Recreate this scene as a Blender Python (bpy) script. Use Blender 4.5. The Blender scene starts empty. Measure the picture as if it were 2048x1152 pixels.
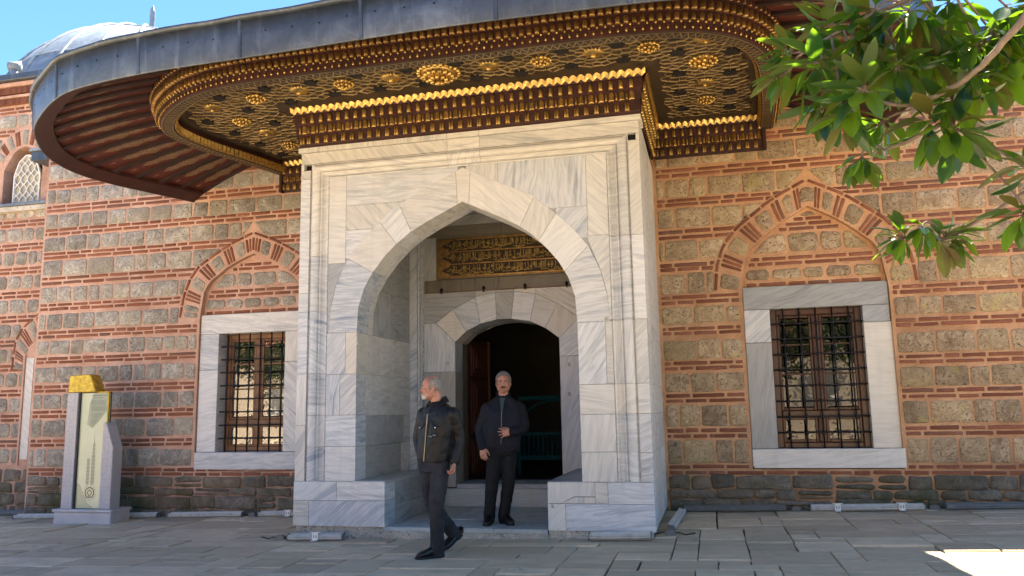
import bpy, math, random
import numpy as np
from mathutils import Vector, Matrix

scene = bpy.context.scene
# ------------------------------------------------------------------ camera
YAW, PITCH, ROLL = -0.23914, 0.151740, -0.017780
_cy, _sy, _cp, _sp = math.cos(YAW), math.sin(YAW), math.cos(PITCH), math.sin(PITCH)
_f = Vector((_sy*_cp, _cy*_cp, _sp)); _r = Vector((_cy, -_sy, 0)); _u = _r.cross(_f)
_cr, _sr = math.cos(ROLL), math.sin(ROLL)
_r2 = _cr*_r + _sr*_u; _u2 = -_sr*_r + _cr*_u
camd = bpy.data.cameras.new('camera'); cam = bpy.data.objects.new('camera', camd)
scene.collection.objects.link(cam)
M4 = Matrix((( _r2.x, _u2.x, -_f.x, 2.7458), (_r2.y, _u2.y, -_f.y, -8.84241), (_r2.z, _u2.z, -_f.z, 1.38579), (0, 0, 0, 1)))
cam.matrix_world = M4
camd.sensor_width = 36; camd.lens = 1609.70/2048*36; camd.clip_end = 2000; camd.clip_start = 0.05
scene.camera = cam
# ------------------------------------------------------------------ sky and sun
SUN_EL = math.radians(64); SUN_AZ = math.radians(15)     # azimuth from +y towards +x : behind the mosque
wd = bpy.data.worlds.new('World'); scene.world = wd; wd.use_nodes = True
nt = wd.node_tree; bg = nt.nodes['Background']
sky = nt.nodes.new('ShaderNodeTexSky'); sky.sky_type = 'NISHITA'; sky.sun_disc = False
sky.sun_elevation = SUN_EL; sky.sun_rotation = SUN_AZ
sky.air_density = 1.0; sky.dust_density = 0.0; sky.ozone_density = 6.0; sky.altitude = 3000
tnt = nt.nodes.new('ShaderNodeMix'); tnt.data_type = 'RGBA'; tnt.blend_type = 'MULTIPLY'; tnt.inputs[0].default_value = 1; tnt.inputs[7].default_value = (.80, .98, 1.0, 1)
nt.links.new(sky.outputs[0], tnt.inputs[6]); nt.links.new(tnt.outputs[2], bg.inputs[0]); bg.inputs[1].default_value = 0.066
sd = bpy.data.lights.new('sun', 'SUN'); sd.energy = 5.0; sd.angle = math.radians(0.53); sd.color = (1.0, 0.90, 0.74)
sun = bpy.data.objects.new('sun', sd); scene.collection.objects.link(sun)
_sd = Vector((math.sin(SUN_AZ)*math.cos(SUN_EL), math.cos(SUN_AZ)*math.cos(SUN_EL), math.sin(SUN_EL)))
sun.rotation_euler = _sd.to_track_quat('Z', 'Y').to_euler(); sun.location = (0, 10, 20)
vs = scene.view_settings; vs.view_transform = 'Standard'; vs.look = 'None'; vs.gamma = 1; vs.exposure = 2.7
vs.use_curve_mapping = False
scene.render.engine = 'CYCLES'
scene.cycles.max_bounces = 8; scene.cycles.diffuse_bounces = 4; scene.cycles.transparent_max_bounces = 12

# ------------------------------------------------------------------ helpers
rng = random.Random(7)
C = scene.collection
GR = lambda x: 0.022*max(-9.0, min(8.5, x))                       # the paving rises gently to the right
Dw = 2.224                                   # facade plane
def lerp(a, b, t): return a+(b-a)*t

def tag(o, label=None, cat=None, group=None, kind=None):
    if label: o['label'] = label
    if cat: o['category'] = cat
    if group: o['group'] = group
    if kind: o['kind'] = kind
    return o
def empty(name, loc=(0, 0, 0), parent=None, rz=0):
    o = bpy.data.objects.new(name, None); C.objects.link(o); o.location = loc; o.rotation_euler = (0, 0, rz)
    o.empty_display_size = 0.2
    if parent: o.parent = parent
    return o
BASE = {}                                    # things whose parts are written in world coordinates
def thing(name, loc, label, cat, group=None):
    o = empty(name, loc); BASE[o.name] = Vector(loc); tag(o, label, cat, group); return o
def link(name, me, parent=None, loc=None, rot=None, scale=None):
    o = bpy.data.objects.new(name, me); C.objects.link(o)
    if parent:
        o.parent = parent
        if parent.name in BASE: o.matrix_parent_inverse = Matrix.Translation(-BASE[parent.name])
    if loc is not None: o.location = loc
    if rot is not None: o.rotation_euler = rot
    if scale is not None: o.scale = scale
    return o

class MB:
    def __init__(s): s.v = []; s.f = []; s.m = []; s.uv = {}
    def add(s, vs, fs, m=0):
        b = len(s.v); s.v.extend(tuple(p) for p in vs)
        for f in fs: s.f.append(tuple(b+i for i in f)); s.m.append(m)
    def box(s, x0, x1, y0, y1, z0, z1, m=0):
        s.add([(x0,y0,z0),(x1,y0,z0),(x1,y1,z0),(x0,y1,z0),(x0,y0,z1),(x1,y0,z1),(x1,y1,z1),(x0,y1,z1)],
              [(3,2,1,0),(4,5,6,7),(0,1,5,4),(1,2,6,5),(2,3,7,6),(3,0,4,7)], m)
    def obox(s, c, ax, ay, az, m=0):          # centre, three half-axis vectors
        c, ax, ay, az = Vector(c), Vector(ax), Vector(ay), Vector(az)
        P = [c+sx*ax+sy*ay+sz*az for sz in (-1,1) for sx, sy in ((-1,-1),(1,-1),(1,1),(-1,1))]
        s.add(P, [(3,2,1,0),(4,5,6,7),(0,1,5,4),(1,2,6,5),(2,3,7,6),(3,0,4,7)], m)
    def cbox(s, x0, x1, y0, y1, z0, z1, c=0.01, m=0):   # front (y0) face chamfered
        P = [(x0,z0),(x1,z0),(x1,z1),(x0,z1)]
        s.slab(P, y0, y1, c, m)
    def slab(s, P, y0, y1, c=0.004, m=0, back=False):
        """polygon P (x,z) counter-clockwise seen from -y, front at y0 with chamfer c, back at y1"""
        n = len(P)
        A = 0
        for i in range(n): A += P[i][0]*P[(i+1)%n][1]-P[(i+1)%n][0]*P[i][1]
        if A < 0: P = P[::-1]
        Q = inset(P, c)
        V = [(x, y0, z) for x, z in Q]+[(x, y0+c, z) for x, z in P]+[(x, y1, z) for x, z in P]
        F = [tuple(range(n))]
        for i in range(n):
            j = (i+1)%n
            F.append((i, i+n, j+n, j)); F.append((i+n, i+2*n, j+2*n, j+n))
        if back: F.append(tuple(range(3*n-1, 2*n-1, -1)))
        s.add(V, F, m)
    def tube(s, pts, rad, n=8, m=0, cap=True):
        pts = [Vector(p) for p in pts]; N = len(pts)
        if not hasattr(rad, '__len__'): rad = [rad]*N
        V = []; up = None
        for i, p in enumerate(pts):
            d = (pts[min(i+1, N-1)]-pts[max(i-1, 0)]).normalized()
            if up is None: up = Vector((0,0,1)) if abs(d.z) < .9 else Vector((1,0,0))
            a = d.cross(up)
            a = a.normalized() if a.length > 1e-6 else Vector((1,0,0)); b = a.cross(d).normalized(); up = b
            for k in range(n):
                t = 2*math.pi*k/n; V.append(p+rad[i]*(math.cos(t)*a+math.sin(t)*b))
        F = [(i*n+k, i*n+(k+1)%n, (i+1)*n+(k+1)%n, (i+1)*n+k) for i in range(N-1) for k in range(n)]
        if cap: F += [tuple(range(n-1, -1, -1)), tuple(range((N-1)*n, N*n))]
        s.add(V, F, m)
    def ell(s, c, r, nu=12, nv=8, m=0, rot=None):
        V = [(0,0,-1)]; 
        for j in range(1, nv):
            t = -math.pi/2+math.pi*j/nv
            V += [(math.cos(t)*math.cos(2*math.pi*k/nu), math.cos(t)*math.sin(2*math.pi*k/nu), math.sin(t)) for k in range(nu)]
        V.append((0,0,1)); T = len(V)-1
        F = [(0, 1+(k+1)%nu, 1+k) for k in range(nu)]
        for j in range(nv-2):
            a = 1+j*nu
            F += [(a+k, a+(k+1)%nu, a+nu+(k+1)%nu, a+nu+k) for k in range(nu)]
        a = 1+(nv-2)*nu; F += [(a+k, a+(k+1)%nu, T) for k in range(nu)]
        W = []
        for p in V:
            q = Vector((p[0]*r[0], p[1]*r[1], p[2]*r[2]))
            if rot is not None: q = rot @ q
            W.append(q+Vector(c))
        s.add(W, F, m)
    def mesh(s, name, mats, smooth=False):
        me = bpy.data.meshes.new(name); me.from_pydata(s.v, [], s.f)
        for mt in (mats if isinstance(mats, (list, tuple)) else [mats]): me.materials.append(mt)
        if len(set(s.m)) > 1: me.polygons.foreach_set('material_index', s.m)
        if smooth: me.polygons.foreach_set('use_smooth', [True]*len(s.f))
        me.update(); return me
    def build(s, name, mats, parent=None, smooth=False, kind=None):
        o = link(name, s.mesh(name, mats, smooth), parent)
        if kind: o['kind'] = kind
        return o

def inset(P, d):
    n = len(P); Q = []
    for i in range(n):
        a, b, c = P[i-1], P[i], P[(i+1)%n]
        e1 = (b[0]-a[0], b[1]-a[1]); e2 = (c[0]-b[0], c[1]-b[1])
        l1 = math.hypot(*e1) or 1e-9; l2 = math.hypot(*e2) or 1e-9
        n1 = (-e1[1]/l1, e1[0]/l1); n2 = (-e2[1]/l2, e2[0]/l2)
        k = 1+n1[0]*n2[0]+n1[1]*n2[1]; k = max(k, .35)
        Q.append((b[0]+d*(n1[0]+n2[0])/k, b[1]+d*(n1[1]+n2[1])/k))
    return Q
def interp(tab, t):
    """piecewise linear on a list of (t, value)"""
    if t <= tab[0][0]: return tab[0][1]
    for (a, va), (b, vb) in zip(tab, tab[1:]):
        if t <= b: return va+(vb-va)*(t-a)/(b-a) if b > a else vb
    return tab[-1][1]
def resample(P, n, closed=False):
    P = [Vector(p) for p in P]
    if closed: P = P+[P[0]]
    L = [0]
    for a, b in zip(P, P[1:]): L.append(L[-1]+(b-a).length)
    out = []
    for k in range(n):
        t = L[-1]*k/(n-1 if not closed else n)
        i = 0
        while i < len(L)-2 and L[i+1] < t: i += 1
        u = (t-L[i])/max(1e-9, L[i+1]-L[i]); out.append(P[i].lerp(P[i+1], u))
    return out
def smooth_curve(P, it=3):
    P = [Vector(p) for p in P]
    for _ in range(it):
        Q = [P[0]]
        for a, b in zip(P, P[1:]): Q += [a.lerp(b, .25), a.lerp(b, .75)]
        Q.append(P[-1]); P = Q
    return P

# ------------------------------------------------------------------ materials
class NT:
    def __init__(s, name):
        s.mat = bpy.data.materials.new(name); s.mat.use_nodes = True; s.t = s.mat.node_tree
        s.b = s.t.nodes['Principled BSDF']; s.out = s.t.nodes['Material Output']
    def n(s, typ, **kw):
        nd = s.t.nodes.new('ShaderNode'+typ)
        ins = kw.pop('ins', {})
        for k, v in kw.items(): setattr(nd, k, v)
        for k, v in ins.items():
            if hasattr(v, 'is_linked') or isinstance(v, bpy.types.NodeSocket): s.t.links.new(v, nd.inputs[k])
            else: nd.inputs[k].default_value = v
        return nd
    def l(s, a, b): s.t.links.new(a, b)
    def math(s, op, a, b=0.0, c=None):
        d = {0: a, 1: b}
        if c is not None: d[2] = c
        return s.n('Math', operation=op, ins=d).outputs[0]
    def vmath(s, op, a, b): return s.n('VectorMath', operation=op, ins={0: a, 1: b}).outputs[0]
    def pos(s): return s.n('NewGeometry').outputs['Position']
    def noise(s, vec, scale, detail=4, rough=.55, dist=0):
        return s.n('TexNoise', ins={'Vector': vec, 'Scale': scale, 'Detail': detail, 'Roughness': rough, 'Distortion': dist}).outputs[0]
    def vor(s, vec, scale, feat='F1', out=0, rand=1.0):
        return s.n('TexVoronoi', feature=feat, ins={'Vector': vec, 'Scale': scale, 'Randomness': rand}).outputs[out]
    def ramp(s, f, stops, interp='LINEAR'):
        nd = s.n('ValToRGB', ins={0: f}); cr = nd.color_ramp; cr.interpolation = interp
        while len(cr.elements) < len(stops): cr.elements.new(.5)
        for e, (p, c) in zip(cr.elements, stops):
            e.position = p; e.color = (c[0], c[1], c[2], 1) if hasattr(c, '__len__') else (c, c, c, 1)
        return nd.outputs[0]
    def mix(s, f, a, b, mode='MIX'):
        nd = s.n('Mix', data_type='RGBA', blend_type=mode)
        for i, v in ((0, f), (6, a), (7, b)):
            if isinstance(v, bpy.types.NodeSocket): s.l(v, nd.inputs[i])
            else: nd.inputs[i].default_value = v if i == 0 else ((*v, 1) if len(v) == 3 else v)
        return nd.outputs[2]
    def rand(s):
        a = s.n('ObjectInfo').outputs['Random']; b = s.n('NewGeometry').outputs['Random Per Island']
        return s.math('FRACT', s.math('ADD', a, b))
    def bump(s, h, strength=.5, dist=.01):
        nd = s.n('Bump', ins={'Strength': strength, 'Distance': dist, 'Height': h}); s.l(nd.outputs[0], s.b.inputs['Normal']); return nd
    def set(s, col=None, rough=None, metal=None, spec=None):
        for k, v in (('Base Color', col), ('Roughness', rough), ('Metallic', metal), ('Specular IOR Level', spec)):
            if v is None: continue
            if isinstance(v, bpy.types.NodeSocket): s.l(v, s.b.inputs[k])
            else: s.b.inputs[k].default_value = (*v, 1) if hasattr(v, '__len__') else v
        return s.mat

def simple(name, col, rough=.6, metal=0, spec=.4, var=.15, nscale=8, bump=0, bdist=.004):
    m = NT(name); p = m.pos()
    n = m.noise(p, nscale, 5, .6)
    a = tuple(c*(1-var) for c in col); b = tuple(min(1, c*(1+var)) for c in col)
    c = m.ramp(n, [(.3, a), (.7, b)])
    m.set(c, rough, metal, spec)
    if bump: m.bump(m.noise(p, nscale*6, 6, .7), bump, bdist)
    return m.mat

def marble(name, base, vein, warm, var=.5, stain=.25, grey=None):
    m = NT(name); p = m.pos(); r = m.rand()
    ang = m.ramp(r, [(0, .44), (.40, .56), (.44, .92), (.60, 1.0), (.66, .18), (.78, .34), (.84, .66), (1, .80)])
    ang = m.math('MULTIPLY', m.math('SUBTRACT', ang, .5), 3.14)
    off = m.n('CombineXYZ', ins={0: m.math('MULTIPLY', r, 37.1), 1: m.math('MULTIPLY', r, 11.3), 2: m.math('MULTIPLY', r, 53.7)}).outputs[0]
    q = m.n('VectorRotate', rotation_type='Y_AXIS', ins={'Vector': m.vmath('ADD', p, off), 'Angle': ang}).outputs[0]
    warp = m.noise(q, 1.1, 3, .5)
    q1 = m.n('Mapping', ins={'Vector': q, 'Scale': (.55, 1.2, 5.0)}).outputs[0]
    q1 = m.vmath('ADD', q1, m.n('CombineXYZ', ins={2: m.math('MULTIPLY', warp, 1.3)}).outputs[0])
    n1 = m.noise(q1, 1.6, 6, .62, .35)
    q2 = m.n('Mapping', ins={'Vector': q, 'Scale': (.8, 1.5, 14.0)}).outputs[0]
    n2 = m.noise(q2, 2.4, 5, .6, .25)
    n3 = m.noise(q, 2.2, 4, .6)
    f = m.ramp(n1, [(.36, 0), (.46, .6), (.51, .12), (.57, .25), (.66, 1)])
    f2 = m.ramp(n2, [(.5, 0), (.72, 1)])
    c = m.mix(f, base, vein); c = m.mix(m.math('MULTIPLY', f2, .6), c, tuple(v*.68 for v in vein))
    # block to block tone
    r2 = m.math('FRACT', m.math('MULTIPLY', r, 7.77))
    c = m.mix(m.math('MULTIPLY', m.ramp(r2, [(.25, 0), (.9, 1)]), var), c, warm)
    r3 = m.math('FRACT', m.math('MULTIPLY', r, 13.3))
    c = m.mix(1.0, c, m.ramp(r3, [(0, .86), (1, 1.06)]), 'MULTIPLY')
    # rain streaks and grime
    st = m.noise(m.n('Mapping', ins={'Vector': p, 'Scale': (5, 5, .5)}).outputs[0], 1.5, 4, .6)
    c = m.mix(m.math('MULTIPLY', m.ramp(st, [(.52, 0), (.8, 1)]), stain), c, (.36, .33, .27))
    sp = m.vor(p, 34, 'F1', 0); sn = m.noise(p, 5, 3)
    pit = m.math('MULTIPLY', m.ramp(sp, [(.05, 1), (.12, 0)]), m.ramp(sn, [(.56, 0), (.7, 1)]))
    c = m.mix(m.math('MULTIPLY', pit, .45), c, (.2, .18, .15))
    m.set(c, m.ramp(n3, [(.3, .38), (.7, .6)]), 0, .4)
    m.bump(m.math('ADD', m.math('MULTIPLY', n3, .5), m.math('MULTIPLY', m.noise(p, 60, 4, .6), .35)), .22, .006)
    return m.mat

def stonemat(name, cols, pit=.8, bump=1.0, scale=1.0, moss=0, lichen=0):
    m = NT(name); p = m.pos(); r = m.rand()
    off = m.n('CombineXYZ', ins={0: m.math('MULTIPLY', r, 17.1), 1: m.math('MULTIPLY', r, 11.3), 2: m.math('MULTIPLY', r, 23.7)}).outputs[0]
    q = m.vmath('ADD', p, off)
    n1 = m.noise(q, 7*scale, 8, .68, .5); n2 = m.noise(q, 26*scale, 6, .75, 1.2)
    wq = m.vmath('ADD', q, m.n('VectorMath', operation='SCALE', ins={0: m.n('TexNoise', ins={'Vector': q, 'Scale': 9.0}).outputs[1], 3: .16}).outputs[0])
    v = m.vor(wq, 27*scale, 'F1', 0); v2 = m.vor(wq, 66*scale, 'F1', 0); rid = m.noise(q, 40*scale, 8, .8, 2.5)
    c = m.ramp(n1, [(.3, cols[0]), (.5, cols[1]), (.7, cols[2])])
    holes = m.math('MULTIPLY', m.ramp(v, [(.14, 1), (.36, 0)]), m.ramp(n1, [(.40, 0), (.52, 1)]))
    hol2 = m.math('MULTIPLY', m.ramp(v2, [(.12, 1), (.32, 0)]), m.ramp(n2, [(.48, 0), (.58, 1)]))
    h = m.math('MAXIMUM', m.math('MULTIPLY', holes, m.ramp(n2, [(.35, .25), (.6, 1)])), m.math('MULTIPLY', hol2, .8))
    c = m.mix(m.math('MULTIPLY', h, pit), c, tuple(a*.25 for a in cols[0]))
    c = m.mix(1.0, c, m.ramp(rid, [(.30, .50), (.5, 1.0), (.68, 1.45)]), 'MULTIPLY')
    tone = m.ramp(m.math('FRACT', m.math('MULTIPLY', r, 5.31)), [(0, .74), (.5, 1.0), (1, 1.22)])
    big = m.noise(p, .9, 5, .65); c = m.mix(1.0, c, m.ramp(big, [(.35, .78), (.65, 1.14)]), 'MULTIPLY')
    if lichen: c = m.mix(m.math('MULTIPLY', m.ramp(m.noise(p, 3.1, 5, .6), [(.60, 0), (.68, 1)]), lichen), c, (.48, .42, .15))
    c = m.mix(1.0, c, tone, 'MULTIPLY')
    hue = m.math('FRACT', m.math('MULTIPLY', r, 9.71))
    c = m.mix(m.ramp(hue, [(.55, 0), (1, .4)]), c, cols[3])
    if moss:
        sx = m.n('SeparateXYZ', ins={0: p}).outputs
        g = m.ramp(sx[2], [(.15, 1), (.9, 0)])
        pa = m.ramp(m.noise(p, 1.7, 5, .65), [(.46, 0), (.62, 1)])
        c = m.mix(m.math('MULTIPLY', m.math('MULTIPLY', g, pa), moss), c, (.07, .075, .03))
    m.set(c, .92, 0, .2)
    hh = m.math('ADD', m.math('ADD', m.math('MULTIPLY', n2, .6), m.math('MULTIPLY', rid, .8)), m.math('SUBTRACT', m.math('MULTIPLY', n1, 1.2), m.math('MULTIPLY', h, 1.3)))
    m.bump(hh, bump, .016)
    return m.mat

M = {}
M['marble'] = marble('marble', (.66, .655, .635), (.34, .375, .41), (.68, .64, .55), .5)
M['marble_blue'] = marble('marble_blue', (.64, .66, .67), (.27, .33, .41), (.64, .63, .60), .4)
M['marble_warm'] = marble('marble_warm', (.66, .635, .575), (.40, .41, .40), (.66, .615, .52), .5)
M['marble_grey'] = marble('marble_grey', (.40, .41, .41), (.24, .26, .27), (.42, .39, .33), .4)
M['marble_brown'] = marble('marble_brown', (.19, .165, .12), (.11, .10, .075), (.17, .15, .12), .4, .1)
M['step_marble'] = marble('step_marble', (.46, .49, .49), (.28, .33, .35), (.44, .43, .38), .4, .5)
M['tuff'] = stonemat('tuff', [(.20, .18, .15), (.385, .355, .305), (.57, .54, .48), (.46, .40, .30)], .85, 1.0, lichen=.15)
M['tuff_tan_lit'] = stonemat('tuff_tan_lit', [(.24, .17, .10), (.44, .325, .205), (.58, .46, .31), (.54, .41, .20)], .85, 1.0, lichen=.6)  # right-hand stone: browner tone, with warm bounce light partly put into the colour
M['rubble'] = stonemat('rubble', [(.10, .085, .07), (.19, .165, .13), (.27, .24, .19), (.24, .16, .10)], .35, .8, .6, moss=.8)
M['rough'] = stonemat('rough', [(.42, .38, .31), (.56, .52, .44), (.66, .62, .54), (.54, .51, .45)], .5, 1.0, .8)

def brickmat(name='brick', k=(1, 1, 1)):
    m = NT(name); p = m.pos(); r = m.rand(); T_ = lambda c: tuple(a*b for a, b in zip(c, k))
    n = m.noise(p, 30, 6, .7)
    c = m.ramp(m.math('FRACT', m.math('MULTIPLY', r, 3.7)), [(0, T_((.16, .062, .038))), (.35, T_((.225, .088, .052))), (.7, T_((.29, .120, .072))), (.92, T_((.20, .095, .065))), (1, T_((.14, .08, .06)))])
    c = m.mix(m.ramp(n, [(.35, .5), (.6, 0)]), c, (.16, .07, .045))
    c = m.mix(m.ramp(m.noise(p, 12, 5, .7), [(.58, 0), (.75, .5)]), c, T_((.46, .25, .16)))
    m.set(c, .9, 0, .2); m.bump(n, .7, .006); return m.mat
M['brick'] = brickmat()
def mortarmat(name, k):
    m = NT(name); p = m.pos(); T_ = lambda c: tuple(a*b for a, b in zip(c, k))
    n = m.noise(p, 2.2, 6, .65); n2 = m.noise(p, 45, 6, .72)
    c = m.ramp(n, [(.3, T_((.46, .225, .135))), (.5, T_((.56, .29, .185))), (.7, T_((.64, .37, .255)))])
    c = m.mix(m.ramp(n2, [(.52, 0), (.7, .5)]), c, T_((.72, .50, .38))); bg_ = m.noise(p, .8, 6, .7); c = m.mix(1.0, c, m.ramp(bg_, [(.35, .72), (.5, 1.0), (.68, 1.12)]), 'MULTIPLY')
    c = m.mix(m.ramp(n2, [(.30, .6), (.46, 0)]), c, (.22, .11, .07)); sm = m.noise(p, 11, 6, .75, 1.0); c = m.mix(m.ramp(sm, [(.58, 0), (.66, .45)]), c, T_((.42, .33, .27)))
    st = m.noise(m.n('Mapping', ins={'Vector': p, 'Scale': (3, 3, .6)}).outputs[0], 1.3, 5, .6)
    c = m.mix(m.ramp(st, [(.56, 0), (.78, .4)]), c, (.34, .19, .12))
    sx = m.n('SeparateXYZ', ins={0: p}).outputs
    g = m.ramp(sx[2], [(.1, 1), (.75, 0)])
    pa = m.ramp(m.noise(p, 2.1, 5, .65), [(.40, 0), (.58, 1)])
    c = m.mix(m.math('MULTIPLY', m.math('MULTIPLY', g, pa), .85), c, (.085, .07, .04))
    m.set(c, .95, 0, .15); m.bump(m.math('ADD', n2, m.math('MULTIPLY', m.noise(p, 14, 4), .8)), .9, .012); return m.mat
M['mortar'] = mortarmat('mortar', (.92, 1.10, 1.28)); M['mortar_orange_lit'] = mortarmat('mortar_orange_lit', (.92, .99, .84))  # right-hand mortar is warmer, some of the bounce light painted into it
def leadmat(name, cols, rough=.42, metal=.55):
    m = NT(name); p = m.pos(); r = m.rand()
    n = m.noise(p, 2.6, 6, .65, .6)
    st = m.noise(m.n('Mapping', ins={'Vector': p, 'Scale': (7, 7, .7)}).outputs[0], 1.4, 5, .65)
    c = m.ramp(n, [(.3, cols[0]), (.55, cols[1]), (.75, cols[2])])
    c = m.mix(m.ramp(st, [(.54, 0), (.78, .45)]), c, tuple(v*1.5 for v in cols[2]))
    sc = m.noise(p, 38, 6, .8, 2.0)
    c = m.mix(m.ramp(sc, [(.60, 0), (.66, .35)]), c, tuple(min(1, v*2.4) for v in cols[2]))
    c = m.mix(1.0, c, m.ramp(r, [(0, .85), (1, 1.12)]), 'MULTIPLY')
    m.set(c, rough, metal, .4); m.bump(m.noise(p, 9, 4, .5), .25, .02); return m.mat
M['lead'] = leadmat('lead', ((.045, .056, .070), (.078, .093, .112), (.135, .155, .175)))
M['lead_light'] = leadmat('lead_light', ((.12, .155, .20), (.18, .22, .27), (.27, .31, .35)), .5, .15)
def goldmat(name, base, rough, dark=.5):
    m = NT(name); p = m.pos(); r = m.rand()
    n = m.noise(p, 22, 5, .7)
    c = m.ramp(n, [(.35, tuple(v*dark for v in base)), (.6, base)])
    c = m.mix(1.0, c, m.ramp(r, [(0, .7), (1, 1.1)]), 'MULTIPLY')
    m.set(c, m.ramp(n, [(.3, rough+.2), (.7, rough)]), 1, .5); m.bump(m.noise(p, 50, 3), .25, .003); return m.mat
M['gold'] = goldmat('gold', (.68, .46, .15), .30)
M['gold_dull'] = goldmat('gold_dull', (.40, .245, .09), .38)
M['gold_batten'] = goldmat('gold_batten', (.50, .38, .20), .5, .8)
M['maroon'] = simple('maroon', (.035, .010, .008), .5, var=.4, nscale=5, bump=.2)
M['maroon_red'] = simple('maroon_red', (.075, .017, .012), .5, var=.3, nscale=5)
M['soffit'] = simple('soffit', (.034, .022, .012), .55, var=.45, nscale=2.5, bump=.2)
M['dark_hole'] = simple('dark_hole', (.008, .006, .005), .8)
M['wood'] = simple('wood', (.065, .024, .011), .35, var=.35, nscale=6, spec=.5)
M['wood_dark'] = simple('wood_dark', (.045, .018, .010), .45, var=.35, nscale=6)
M['wood_brown'] = simple('wood_brown', (.20, .10, .05), .4, var=.3, nscale=6)
M['iron'] = simple('iron', (.012, .011, .011), .45, metal=.3, var=.3)
M['aluminium'] = simple('aluminium', (.46, .435, .39), .6, metal=0, var=.2, nscale=12)
M['alu_dark'] = simple('alu_dark', (.15, .145, .135), .55, metal=0, var=.2)
M['plastic_white'] = simple('plastic_white', (.74, .72, .68), .4, var=.05)
M['cable'] = simple('cable', (.03, .03, .032), .6)
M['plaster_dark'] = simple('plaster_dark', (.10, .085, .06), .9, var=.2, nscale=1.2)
M['plaster_light'] = simple('plaster_light', (.50, .47, .38), .8, var=.1)
M['teal'] = simple('teal', (.005, .040, .040), .85, var=.2, spec=.1)
M['white_plaster'] = simple('white_plaster', (.72, .72, .70), .7, var=.06)
def glassmat(name, tint=(.75, .8, .8), add=.16):
    m = NT(name); t = m.t
    tr = m.n('BsdfTransparent', ins={0: (*tint, 1)}); gl = m.n('BsdfGlossy', ins={'Color': (1, 1, 1, 1), 'Roughness': .01})
    fr = m.n('Fresnel', ins={'IOR': 1.65}); f2 = m.math('ADD', fr.outputs[0], add)
    nb = m.n('Bump', ins={'Strength': .12, 'Distance': .02, 'Height': m.noise(m.pos(), 5, 2)}); m.l(nb.outputs[0], gl.inputs['Normal'])
    mx = m.n('MixShader', ins={0: f2}); m.l(tr.outputs[0], mx.inputs[1]); m.l(gl.outputs[0], mx.inputs[2])
    m.l(mx.outputs[0], m.out.inputs[0]); return m.mat
M['glass'] = glassmat('glass', (.35, .38, .36)); M['dark_glass'] = glassmat('dark_glass', (.3, .34, .32), .02)

# ================================================================== masonry
CAMP = Vector((2.7458, -8.84241, 1.38579))
def seen(p):
    d = Vector(p)-CAMP; z = d.dot(_f)
    if z < .1: return 0
    u = d.dot(_r2)/z*1609.7; v = d.dot(_u2)/z*1609.7
    if abs(u) > 1060 or abs(v) > 610: return 0.001
    return 1.0
def outline(P, n, r, jit):
    """corner-rounded, jittered outline of polygon P with about n points"""
    L = [math.dist(P[i], P[(i+1)%len(P)]) for i in range(len(P))]; T = sum(L); out = []
    for i in range(len(P)):
        a, b = P[i], P[(i+1)%len(P)]
        if L[i] < 1e-4: continue
        rr = min(r, L[i]*.35)/L[i]
        k = max(0, round(n*L[i]/T)-2)
        ts = [rr]+[lerp(rr, 1-rr, (j+1)/(k+1)) for j in range(k)]+[1-rr]
        for t in ts:
            out.append((lerp(a[0], b[0], t)+rng.uniform(-jit, jit), lerp(a[1], b[1], t)+rng.uniform(-jit, jit)))
    return out
class Pieces:
    """collects wall pieces, then the ones that show largest become objects, the rest one mesh"""
    def __init__(s): s.L = []
    def piece(s, P, y, n=10, r=.03, jit=.006, proud=.012, bev=.02, bulge=.01):
        cx = sum(p[0] for p in P)/len(P); cz = sum(p[1] for p in P)/len(P)
        O = outline(P, n, r, jit)
        A = 0.5*sum(O[i][0]*O[(i+1)%len(O)][1]-O[(i+1)%len(O)][0]*O[i][1] for i in range(len(O)))
        if A < 0: O = O[::-1]; A = -A
        if A < 2e-4: return
        m = len(O)
        mnx, mxx = min(p[0] for p in O), max(p[0] for p in O); mnz, mxz = min(p[1] for p in O), max(p[1] for p in O)
        b = min(bev, .28*min(mxx-mnx, mxz-mnz))
        sx = 1-2*b/(mxx-mnx); sz = 1-2*b/(mxz-mnz)
        V = [(p[0]-cx, .03, p[1]-cz) for p in O]
        V += [(p[0]-cx, -proud*.45, p[1]-cz) for p in O]
        V += [((p[0]-cx)*sx, -proud-rng.uniform(0, .004), (p[1]-cz)*sz) for p in O]
        V.append((0, -proud-bulge*rng.uniform(.3, 1), 0))
        F = []
        for i in range(m):
            j = (i+1)%m
            F.append((i, j, m+j, m+i)); F.append((m+i, m+j, 2*m+j, 2*m+i)); F.append((2*m+i, 2*m+j, 3*m))
        p = Vector((cx, y, cz)); d = (p-CAMP).length
        s.L.append((A/d/d*seen(p), p, V, F))
    def finish(s, name, mat, parent, maxn=300, smooth=True):
        s.L.sort(key=lambda e: -e[0]); mats = mat if isinstance(mat, tuple) else (mat, mat)
        for sc, p, V, F in s.L[:maxn]:
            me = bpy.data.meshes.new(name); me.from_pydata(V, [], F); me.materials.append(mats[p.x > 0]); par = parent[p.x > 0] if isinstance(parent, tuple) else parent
            if smooth: me.polygons.foreach_set('use_smooth', [True]*len(F))
            link(name, me, par, p)
        if len(s.L) > maxn:
            mb = MB()
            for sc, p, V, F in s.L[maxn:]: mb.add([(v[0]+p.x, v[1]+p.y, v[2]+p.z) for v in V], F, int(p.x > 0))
            mb.build(name+'s', list(mats), parent[1] if isinstance(parent, tuple) else parent, smooth, 'stuff')

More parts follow.
